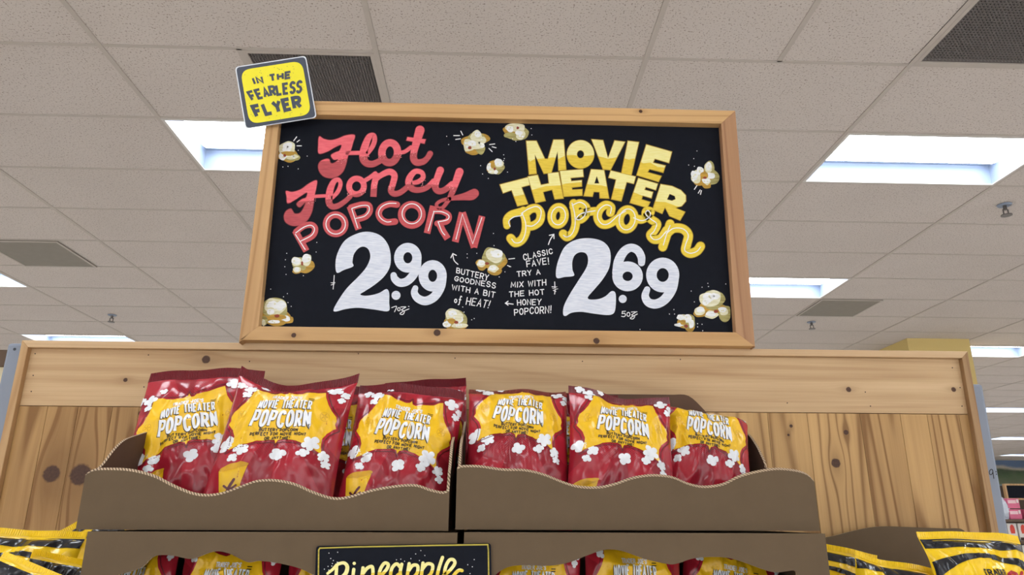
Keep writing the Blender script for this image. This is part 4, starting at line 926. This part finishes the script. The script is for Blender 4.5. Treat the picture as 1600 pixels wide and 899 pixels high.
# ------------------------------------------------------------------ bags
def sstep(a, b_, x):
    t = max(0, min(1, (x - a) / (b_ - a))); return t * t * (3 - 2 * t)
class Bag:
    """pillow bag: local x across (-1..1), y up (0..1); prints are given in 180 x 265 bag millimetres"""
    def __init__(s, TL, TR, Yt, H=.265, lean=18, T=.034, seed=0, droop=(0, 0, 0), fold=.0, Yt2=None, wr=1.0, wid=None, rot=0, dy=0):
        a, c = at_y(*TL, Yt), at_y(*TR, Yt2 if Yt2 else Yt)
        s.U = (c - a).normalized(); s.W = wid or (c - a).length; s.H = H
        V = Vector((0, math.sin(math.radians(lean)), math.cos(math.radians(lean)))); V = (V - s.U * V.dot(s.U)).normalized()
        s.V = V; s.N = s.U.cross(V).normalized()
        if s.N.y > 0: s.N = -s.N
        s.O = (a + c) / 2 - V * H; s.T = T; s.seed = seed; s.droop = droop; s.fold = fold; s.wr = wr; s.rc, s.rs, s.dy = math.cos(math.radians(rot)), math.sin(math.radians(rot)), dy
        rg = random.Random(seed); s.ph = [rg.uniform(0, 6.28) for _ in range(8)]; s.k = [rg.uniform(.7, 1.3) for _ in range(8)]
        s.cre = [(rg.uniform(-.8, .8), rg.uniform(.08, .9), rg.uniform(-1, 1), rg.uniform(.03, .09), rg.uniform(-.004, .005)) for _ in range(16)]
    def mid(s, u, v):
        q = sstep(.72, 1, v)
        a, m_, c = s.droop; dr = m_ * (1 - u * u) + a * (u * u - u) / 2 + c * (u * u + u) / 2
        rip = .007 * math.sin(u * 2.6 * s.k[0] + s.ph[0]) + .003 * math.sin(u * 6 + s.ph[1])
        return q * dr, q * rip - s.fold * max(0, v - .8) ** 2 * 25 + .002 * math.sin(u * 2 + s.ph[2]) * (1 - q)
    def surf(s, u, v, side=1, eps=0):
        vb = max(0, min(1, (v - .05) / .88))
        pu = max(0, 1 - abs(u) ** 2.4) ** .55; pv = max(0, math.sin(math.pi * vb)) ** .55
        z = s.T * pu * pv * (1 if side > 0 else -.85)
        dy, dm = s.mid(u, v)
        x = u * s.W / 2 * (1 - .05 * pv)
        y = v * s.H + dy
        A = s.wr * side
        e = sstep(.93, .86, v) * 0 + (sstep(.62, .9, v) * (1 - sstep(.9, .94, v)) + sstep(.35, .1, v) * sstep(.03, .08, v))
        z += A * e * pu * (.003 * math.sin(u * 7 * s.k[1] + s.ph[3]) + .0015 * math.sin(u * 15 * s.k[2] + s.ph[4] + v * 6))
        n1 = noise.noise(Vector((u * 1.6 + s.seed * 7.3, v * 2.4, s.seed * 3.1 + (0 if side > 0 else 50))))
        n2 = noise.noise(Vector((u * 3.6 + v * 2 + s.seed * 5.1, v * 5 - u * 1.5, s.seed + 9)))
        n3 = noise.noise(Vector((u * 7 + s.seed, v * 10 + u * 3, s.seed + 23)))
        rim = min(1, pu * pv * 1.5)
        z += A * rim * (.006 * n1 + .009 * (.25 - abs(n2)) + .003 * (.2 - abs(n3)))
        for cu, cv, an, wd, am in s.cre:
            d = (u - cu) * math.cos(an * 1.5) * .68 + (v - cv) * math.sin(an * 1.5); l = -(u - cu) * math.sin(an * 1.5) * .68 + (v - cv) * math.cos(an * 1.5)
            z += A * rim * am * max(0, 1 - abs(d) / wd) * math.exp(-(l / .22) ** 2)
        return s.O + s.U * x + s.V * y + s.N * (z + dm + eps * (1 if side > 0 else -1))
    def mp(s, x, y, e=0):
        y -= 165; x, y = x * s.rc - y * s.rs, x * s.rs + y * s.rc + 165 + s.dy
        return s.surf(max(-1, min(1, x / 90)), max(0, min(1, 1 - (265 - y) / (1000 * s.H))), 1, e + .0004)
def cloud(mb, mp, x, y, r, seed, mi, eps):
    """one lobed popcorn puff"""
    rg = random.Random(seed); a0 = rg.uniform(0, 6); nl = rg.choice((4, 4, 5))
    lob = [rg.uniform(.55, 1.5) for _ in range(nl)]; pts = []
    for k in range(nl * 9):
        a = 2 * math.pi * k / (nl * 9); t = (k % 9) / 9
        rr = r * (.66 + .36 * math.sin(math.pi * t) ** .7 * lob[k // 9]); pts.append((x + rr * math.cos(a + a0), y + rr * math.sin(a + a0) * .9))
    poly(mb, pts, mp, eps, mi, maxlen=3.5)
HALF = [(0, -.84), (.03, -.74), (.12, -.70), (.36, -.74), (.60, -.86), (.84, -1.02), (.80, -.82), (.80, -.62), (.86, -.44), (.95, -.30), (1.0, -.22), (.97, -.12), (.985, 0), (.96, .12), (.87, .26), (.78, .44), (.71, .66), (.66, 1.0), (.44, .90), (.26, .82), (.10, .78), (.03, .81), (0, .92)]
LCY = 172
LABEL = [(x * 80, LCY + y * 60) for x, y in HALF] + [(-x * 80, LCY + y * 60) for x, y in reversed(HALF[1:-1])]
def refine(pts, step):
    out = []
    for a, c in zip(pts, pts[1:] + pts[:1]):
        k = max(1, math.ceil(math.hypot(c[0] - a[0], c[1] - a[1]) / step)); out += [(a[0] + (c[0] - a[0]) * j / k, a[1] + (c[1] - a[1]) * j / k) for j in range(k)]
    return out
def pouch_mesh(b, bag, nu, nv, v0, v1):
    fr = [[bag.surf(-1 + 2 * i / nu, v0 + (v1 - v0) * j / nv, 1) for i in range(nu + 1)] for j in range(nv + 1)]
    bk = [[bag.surf(-1 + 2 * i / nu, v0 + (v1 - v0) * j / nv, -1) for i in range(nu + 1)] for j in range(nv + 1)]
    b.add([p for r in fr for p in r], [(j * (nu + 1) + i, j * (nu + 1) + i + 1, (j + 1) * (nu + 1) + i + 1, (j + 1) * (nu + 1) + i) for j in range(nv) for i in range(nu)])
    b.add([p for r in bk for p in r], [(j * (nu + 1) + i + 1, j * (nu + 1) + i, (j + 1) * (nu + 1) + i, (j + 1) * (nu + 1) + i + 1) for j in range(nv) for i in range(nu)])
    # uv per vertex for the printed rays
    b.uvs = [(i / nu, v0 + (v1 - v0) * j / nv) for j in range(nv + 1) for i in range(nu + 1)] * 2
def seal_mesh(b, bag, v0, v1, mi=0, nu=150, nv=4, amp=.0005):
    vs = []
    for sd in (1, -1):
        for j in range(nv + 1):
            for i in range(nu + 1):
                u = -1 + 2 * i / nu; v = v0 + (v1 - v0) * j / nv
                vs.append(bag.surf(u, v, sd) + bag.N * (sd * .0006 + amp * (1 if i % 2 else -1)))
    n1 = (nu + 1) * (nv + 1)
    q = [(j * (nu + 1) + i, j * (nu + 1) + i + 1, (j + 1) * (nu + 1) + i + 1, (j + 1) * (nu + 1) + i) for j in range(nv) for i in range(nu)]
    f = q + [tuple(k + n1 for k in reversed(t)) for t in q]
    top = [(nv * (nu + 1) + i, nv * (nu + 1) + i + 1, n1 + nv * (nu + 1) + i + 1, n1 + nv * (nu + 1) + i) for i in range(nu)]
    b.add(vs, f + top, mi)
def set_uv(o, uvs):
    me = o.data; l = me.uv_layers.new(name='UVMap')
    for lp in me.loops:
        l.data[lp.index].uv = uvs[lp.vertex_index] if lp.vertex_index < len(uvs) else (0, 0)
def red_bag(label, bag, group='red popcorn bags', name='popcorn_bag'):
    bot = bag.surf(0, 0); t = thing(name, label, 'popcorn bag', bot, group)
    b = MB(); pouch_mesh(b, bag, 56, 72, 0, .935); uvs = list(b.uvs)
    cl = [(-72, 120, 13), (-48, 112, 11), (-58, 98, 8), (6, 104, 12), (50, 124, 13), (42, 108, 9), (70, 108, 9), (74, 96, 7), (-78, 238, 9), (-60, 230, 11), (-64, 216, 8), (-40, 243, 7), (66, 236, 11), (82, 226, 8), (78, 214, 7), (40, 22, 10), (-20, 30, 8)]
    for k, (x, y, r) in enumerate(cl): cloud(b, bag.mp, x, y, r, k * 3 + bag.seed % 2, 1, .0009 if 4 <= k <= 7 or k >= 8 and k < 15 else .0002)
    bmp = lambda x, y, e=0: bag.mp(x, y - 1.7 * max(0, bag.dy), e)
    poly(b, refine([(-74, 78), (-34, 90), (-40, 40), (-62, 34)], 4), bmp, .0001, 2, maxlen=5)
    ribbon(b, [(-56, 40), (-52, 54), (-48, 64)], bmp, .0006, 3, 4); ribbon(b, [(-60, 54), (-52, 50), (-44, 56)], bmp, .0006, 3, 3); poly(b, refine(ell(-53, 84, 21, 5, .28), 4), bmp, .0005, 4, maxlen=5)
    text(b, 'NET WT 5 O', [(8, 22), (44, 22), (44, 16), (8, 16)], bag.mp, 1.4, .0001, 1)
    o = b.build('pouch', [M['f_red'], M['f_white'], M['f_yel'], M['f_maroon'], M['f_ochre']], t, smooth=True, recalc=False); set_uv(o, uvs)
    d = MB()
    big = [(x * 1.06, LCY + (y - LCY) * 1.1) for x, y in LABEL]
    ribbon(d, refine(big, 3), bag.mp, .0001, 1, 1.3, smooth=False, closed=True)
    poly(d, refine(LABEL, 3), bag.mp, .0003, 0, maxlen=4)
    lmp = lambda x, y, e=0: bag.mp(x * .86, y - 9, e)
    TXm = 3
    text(d, "TRADER JOE'S", [(-26, 219), (26, 219), (26, 213), (-26, 213)], lmp, 1.5, .0008, 2, gap=.55, maxstep=TXm)
    for (dx, dy, mi, e, g) in ((-.9, -1.0, 3, .0006, .9), (0, 0, 2, .0012, 0)):
        text(d, 'MOVIE THEATER', [(-45 + dx, 208 + dy), (45 + dx, 208 + dy), (46 + dx, 193 + dy), (-46 + dx, 193 + dy)], lmp, 2.7 + g, e, mi, gap=.72, cap='butt', bend=2, maxstep=TXm)
        text(d, 'POPCORN', [(-47 + dx, 188 + dy), (47 + dx, 188 + dy), (51 + dx, 161 + dy), (-51 + dx, 161 + dy)], lmp, 5.0 + g, e, mi, gap=.72, cap='butt', maxstep=TXm)
    text(d, 'BUTTERY POPCORN', [(-33, 156.5), (33, 156.5), (33, 152), (-33, 152)], lmp, 1.35, .0008, 3, gap=.55, cap='butt', maxstep=TXm)
    text(d, 'PERFECT FOR MOVIE NIGHT', [(-48, 149.8), (48, 149.8), (48, 145.3), (-48, 145.3)], lmp, 1.35, .0008, 3, gap=.55, cap='butt', maxstep=TXm)
    text(d, 'OR ANYTIME!', [(-22, 143), (22, 143), (22, 138.5), (-22, 138.5)], lmp, 1.35, .0008, 3, gap=.55, cap='butt', maxstep=TXm)
    for s_ in (-1, 1):
        ribbon(d, ell(s_ * 72, 183, 7.5, 7.5), lmp, .0004, 4, .9, smooth=False, closed=True)
        for k in range(5):
            a = k * 1.257; ribbon(d, [(s_ * 72 + 1.5 * math.cos(a), 183 + 1.5 * math.sin(a)), (s_ * 72 + 5.5 * math.cos(a), 183 + 5.5 * math.sin(a))], lmp, .0004, 4, 1.6)
    for y in (214, 210.5): ribbon(d, [(38, y), (48, y)], lmp, (.0008), 3, 1.4, smooth=False, cap='butt', maxstep=3)
    d.build('front_label', [M['f_yel'], M['f_maroon'], M['f_white'], M['f_black'], M['f_ochre']], o, smooth=True, recalc=False)
    s2 = MB(); seal_mesh(s2, bag, .93, 1.0); s2.build('crimped_seal', M['f_seal'], t, smooth=False, recalc=False)
    return t
RB = [
 ('red popcorn bag leaning at the far left of the left tray', Bag((231, 588), (414, 580), 1.33, seed=1, droop=(.010, .006, .0), lean=20, rot=10, dy=-16)),
 ('red popcorn bag in the middle of the left tray, its top edge sagging', Bag((377, 573), (562, 585), 1.265, seed=2, droop=(.002, -.029, .0), lean=20, rot=1, dy=-12)),
 ('red popcorn bag at the right end of the left tray', Bag((562, 600), (727, 612), 1.28, H=.245, seed=3, droop=(.0, .002, .0), lean=20, rot=-5)),
 ('red popcorn bag at the left end of the right tray, its top folded back', Bag((733, 594), (887, 600), 1.29, seed=4, droop=(.0, -.003, .004), lean=20, fold=.03, rot=-6, dy=17)),
 ('red popcorn bag in the middle of the right tray', Bag((889, 602), (1047, 618), 1.275, H=.242, seed=5, droop=(.004, -.006, .0), lean=20, fold=.01, rot=-5, dy=14)),
 ('red popcorn bag at the far right of the right tray, its seal out of sight', Bag((1032, 612), (1166, 634), 1.32, H=.228, seed=6, droop=(.0, -.002, .0), lean=19, fold=.10, rot=-4, dy=24, wid=.165)),
]
for lb, bg in RB: red_bag(lb, bg)
red_bag('red popcorn bag mostly hidden behind the right end of the left tray', Bag((602, 600), (728, 590), 1.385, seed=7, lean=3, T=.012, H=.23))
red_bag('red popcorn bag in shade behind the sagging bag of the left tray', Bag((446, 602), (600, 606), 1.39, seed=8, lean=2, T=.012, H=.23))
red_bag('red popcorn bag in shade behind the two left bags of the right tray', Bag((826, 614), (966, 618), 1.39, seed=9, lean=2, T=.012, H=.22))
for lb, bg in [
 ('red popcorn bag in the lower left case, leftmost in the cut-out', Bag((140, 846), (284, 838), 1.21, seed=11, H=.2, lean=3, T=.03)),
 ('red popcorn bag in the lower left case, left of the pineapple card', Bag((292, 842), (446, 846), 1.20, seed=12, H=.2, lean=3, T=.03)),
 ('red popcorn bag in the lower left case, behind the pineapple card', Bag((452, 846), (606, 842), 1.21, seed=13, H=.2, lean=3, T=.03)),
 ('red popcorn bag in the lower right case, just right of the pineapple card', Bag((758, 846), (908, 850), 1.20, seed=14, H=.2, lean=3, T=.03)),
 ('red popcorn bag in the middle of the lower right case', Bag((912, 836), (1062, 842), 1.20, seed=15, H=.2, lean=3, T=.03)),
 ('red popcorn bag in the lower right case, rightmost in the cut-out', Bag((1068, 838), (1222, 866), 1.23, seed=16, H=.186, lean=3, T=.03))]:
    bg.dy = 22; red_bag(lb, bg)

def stripe_bag(label, bag, words=True):
    t = thing('striped_bag', label, 'popcorn bag', bag.surf(0, 0), 'yellow and black striped bags')
    b = MB(); pouch_mesh(b, bag, 56, 72, 0, .965)
    def band(y0, y1, amp, sag, st_=0, eps=.0005):
        top = [(x, y1 + amp * math.sin(x / 42 + bag.seed) - st_ * (x / 90) ** 2) for x in range(-89, 90, 2)]; bot = [(x, y0 + amp * math.sin(x / 42 + bag.seed) - sag * (x / 90) ** 2) for x in range(-89, 90, 2)]
        n = len(top); vs = []; R = 12
        for r in range(R + 1): vs += [bag.mp(a[0], a[1] + (c[1] - a[1]) * r / R, eps) for a, c in zip(top, bot)]
        b.add(vs, [(r * n + i, r * n + i + 1, (r + 1) * n + i + 1, (r + 1) * n + i) for r in range(R) for i in range(n - 1)], 1)
    band(238, 253, 1, 0); band(222, 229, 1.5, 30, 12); band(20, 50, 3, 0); band(70, 84, 3, 8)
    if words:
        text(b, 'TRADER', [(-14, 206), (22, 206), (22, 198), (-14, 198)], bag.mp, 2, .0008, 2, gap=.5, cap='butt', maxstep=3)
        text(b, "JOE'S", [(-2, 194), (22, 194), (22, 186), (-2, 186)], bag.mp, 2, .0008, 2, gap=.5, cap='butt', maxstep=3)
        hmp = lambda x, y, e=0: bag.mp(x, y + 20, e)
        for p_ in ([(26, 164), (22, 158), (26, 152), (36, 154), (42, 166), (44, 180), (36, 184), (28, 180)], [(54, 184), (48, 172), (46, 160), (50, 154)], [(38, 168), (52, 170)], [(70, 186), (66, 172), (64, 160), (70, 158)], [(64, 178), (76, 178)]):
            ribbon(b, p_, hmp, .0008, 3, 5.2, maxstep=4)
        ribbon(b, ell(57, 164, 5, 6.5), hmp, .0008, 3, 4.6, smooth=False, closed=True)
        text(b, 'HONEY', [(20, 146), (76, 146), (76, 132), (20, 132)], hmp, 4, .0008, 3, gap=.5, maxstep=4)
    b.build('pouch', [M['f_byel'], M['f_bblk'], M['f_black'], M['f_bred']], t, smooth=True, recalc=False)
    s2 = MB(); seal_mesh(s2, bag, .955, 1.0, nu=110, amp=.0004); s2.build('crimped_seal', M['f_byel'], t, recalc=False)
for lb, bg, wd in [
 ('yellow and black striped bag in the bottom right corner, lettered in red', Bag((1437, 829), (1594, 837), 1.16, seed=21, H=.2, lean=14, T=.03, wr=1.3), True),
 ('yellow and black striped bag right of the lower cases, tilted clockwise', Bag((1333, 862), (1486, 897), 1.20, seed=22, H=.166, lean=14, T=.028, wr=1.3), False),
 ('yellow and black striped bag pressed against the side of the lower right case', Bag((1232, 834), (1368, 869), 1.27, seed=23, H=.188, lean=8, T=.02, wr=1.2), False),
 ('yellow and black striped bag in the bottom left corner, its wide seal level', Bag((-32, 824), (137, 831), 1.20, seed=24, H=.2, lean=14, T=.03, wr=1.3), False),
 ('yellow and black striped bag at the lower left, tilted down to the right', Bag((25, 869), (150, 921), 1.10, seed=25, H=.15, lean=14, T=.024, wr=1.2, wid=.16), False),
 ('yellow and black striped bag at the lower left, squeezed beside the case', Bag((70, 862), (150, 879), 1.14, seed=26, H=.17, lean=10, T=.016, wid=.1), False),
 ('yellow and black striped bag at the back left, only its tilted corner showing', Bag((62, 852), (160, 784), 1.38, seed=27, H=.2, lean=2, T=.012, wid=.15), False)]:
    stripe_bag(lb, bg, wd)
# cardboard tray behind the yellow bags on the right, and its twin on the left
def at_px(x, Y, z=1.57):
    d = Vector((x, Y, z)) - EYE; return 800 + F_PX * d.dot(RT) / d.dot(FWD)
def low_tray(px, label, x0_px, x1_px):
    pts = [(v.x, v.z) for v in (at_y(x, y, TYB) for x, y in catmull(px, 5))]
    x0, x1 = pts[0][0], pts[-1][0]; z0 = ZS + .0005; th = .004
    t = thing('low_cardboard_tray', label, 'cardboard tray', ((x0 + x1) / 2, TYB, z0))
    b = MB(); b.prism(pts + [(x1, z0), (x0, z0)], [], lambda x, z: Vector((x, TYB - th, z)), lambda x, z: Vector((x, TYB, z)), 0, 1); b.build('back_panel', [M['card'], M['edge']], t)
    b = MB(); b.box(x0, x1, 1.08, TYB - th - .0003, z0, z0 + th); b.build('bottom_panel', M['card_in'], t)
    b = MB(); b.box(x0, x1, 1.08, 1.084, z0 + th, z0 + .06); b.build('front_panel', M['card'], t)
low_tray([(at_px(cxd + .004, TYB), 845), (1262, 843), (1300, 838), (1340, 828), (1375, 823), (1420, 824), (1470, 826), (1500, 827), (1512, 840)], 'low cardboard tray behind the yellow striped bags on the right', 1130, 1512)

# ------------------------------------------------------------------ the shelves seen past the right upright
SY = 6.0
def PX(px, py, Y=SY): return at_y(px, py, Y)
sh = thing('store_shelf', 'distant stocked shelf unit seen past the right grey upright', 'shelf', (PX(1640, 880).x, SY, 0))
xa, xb = PX(1552, 850).x - .5, PX(1720, 850).x
sz = [PX(1590, 812).z, PX(1590, 846).z, PX(1590, 880).z]
M['shelf'] = plain('dark_shelf_wood', (96, 78, 64), .6, .3)
for z in sz: b = MB(); b.box(xa, xb, SY - .02, SY + .4, z - .02, z); b.build('shelf_board', M['shelf'], sh)
b = MB(); b.box(xa, xb, SY + .4, SY + .43, 0, sz[0] + .28); b.build('back_panel', M['shelf'], sh)
for x in (xa, xb): b = MB(); b.box(x - .02, x + .02, SY - .02, SY + .43, 0, sz[0] + .3); b.build('side_post', M['shelf'], sh)
b = MB(); b.box(xa, xb, SY, SY + .4, .05, .3); b.build('base', M['shelf'], sh)
M['pinkbox'] = plain('pink_box', (214, 110, 140), .5, .3); M['palepink'] = plain('pale_pink_band', (232, 196, 200), .5, .3)
M['sachet'] = plain('white_sachet', (206, 214, 226), .35, .5, .08, 30); M['redprint'] = plain('lollipop_red', (208, 70, 56), .5, .3); M['whitebox'] = plain('white_carton', (218, 212, 206), .5, .3); M['brown'] = plain('brown_print', (70, 48, 40), .5, .3)
def pack(kind, x, z, w_, h, label, cat, grp=None):
    t = thing(kind, label, cat, (x, SY + .05, z), grp)
    b = MB(); b.box(x - w_ / 2, x + w_ / 2, SY + .02, SY + .16, z + .0005, z + h)
    if kind == 'pink_box':
        b.build('carton', M['pinkbox'], t, bevel=.003)
        b = MB(); b.box(x - w_ / 2 + .004, x + w_ * .2, SY + .018, SY + .02, z + h * .5, z + h * .82); b.build('pale_band', M['palepink'], t)
        b = MB(); b.box(x + w_ * .26, x + w_ * .42, SY + .018, SY + .02, z + h * .55, z + h * .9); b.build('printed_panel', M['whitebox'], t)
    else:
        b.build('carton', M['whitebox'], t, bevel=.003)
        b = MB(); f = lambda xx, zz, e=0: Vector((xx, SY + .019 - e, zz))
        cx, cz = x, z + h * .62
        poly(b, [(cx - w_ * .22, cz - h * .2), (cx - w_ * .27, cz), (cx - w_ * .22, cz + h * .2), (cx - w_ * .08, cz + h * .3), (cx + w_ * .08, cz + h * .3), (cx + w_ * .22, cz + h * .2), (cx + w_ * .27, cz), (cx + w_ * .22, cz - h * .2)], f, 0)
        b.build('red_motif', M['redprint'], t, recalc=False)
        b = MB(); b.box(x - w_ * .45, x + w_ * .45, SY + .018, SY + .02, z + .004, z + h * .2); b.build('brown_band', M['brown'], t)
u = (PX(1600, 850).x - PX(1580, 850).x) / 20
k = 0
pz = PX(1590, 797).z
for z_, nm in ((sz[0] + 0, 'lower'), (sz[0] + .085, 'upper')):
    pack('pink_box', PX(1589, 800).x, z_, u * 19, .078, 'pink and white carton on the distant shelf, %s of the stacked pair' % nm, 'carton', 'pink cartons')
pack('pink_box', PX(1614, 800).x, sz[0], u * 19, .078, 'pink and white carton on the distant shelf, cut by the photo edge', 'carton', 'pink cartons')
for j, z_ in ((1, sz[1]), (2, sz[2])):
    for i, px in enumerate((1570, 1587, 1604)):
        pack('candy_carton', PX(px, 840).x, z_, u * 14.5, sz[0] - sz[1] - .03 if j == 1 else sz[1] - sz[2] - .03, 'white carton with a red oval motif, %s on the %s carton shelf' % (('first', 'second', 'third')[i], ('upper', 'lower')[j - 1]), 'carton', 'red motif cartons')
t = thing('white_sachet', 'white and blue pouch slumped beside the pink cartons on the distant shelf', 'pouch', (PX(1571, 800).x, SY + .1, sz[0]))
class Pl(Bag):
    pass
b = MB(); bg = Bag((1560, 782), (1577, 786), SY + .06, H=.17, lean=6, T=.03, seed=33); bg.O.z = sz[0] + .004; pouch_mesh(b, bg, 18, 22, 0, 1); b.build('pouch', M['sachet'], t, smooth=True, recalc=False)
b = MB(); seal_mesh(b, bg, .93, 1, nu=30); b.build('crimped_seal', M['sachet'], t, recalc=False)
# small framed chalkboard above the distant shelf
bt = thing('small_chalkboard', 'small wood-framed blank chalkboard above the distant shelf on the right', 'sign', (PX(1600, 778).x, SY + .2, sz[0] + .29))
c0, c1 = PX(1571, 759, SY + .2), PX(1620, 779, SY + .2); c1.z = max(c1.z, sz[0] + .02)
b = MB(); b.box(c0.x, c1.x, SY + .2, SY + .215, c1.z, c0.z); b.build('board', M['board'], bt)
b = MB(); q = .014
b.box(c0.x - q, c1.x + q, SY + .19, SY + .22, c0.z, c0.z + q); b.box(c0.x - q, c1.x + q, SY + .19, SY + .22, c1.z - q, c1.z); b.box(c0.x - q, c0.x, SY + .19, SY + .22, c1.z, c0.z); b.box(c1.x, c1.x + q, SY + .19, SY + .22, c1.z, c0.z); b.build('frame', W_post, bt)
bt.location.z = c1.z - q
for ch in bt.children: ch.location.z -= (c1.z - q) - (sz[0] + .29)
# dark cabinet top glimpsed past the left upright
p0 = at_y(4, 548, 3.2)
t = thing('wooden_cabinet', 'dark brown cabinet top glimpsed past the left metal upright', 'cabinet', (p0.x - .5, 3.4, 0))
b = MB(); b.box(p0.x - 1.0, p0.x + .02, 3.2, 3.6, 0, at_y(4, 560, 3.2).z - .04); b.build('carcass', M['wall'], t)
b = MB(); b.box(p0.x - 1.02, p0.x + .04, 3.18, 3.62, at_y(4, 560, 3.2).z - .04, p0.z); b.build('top', M['shelf'], t, bevel=.005)
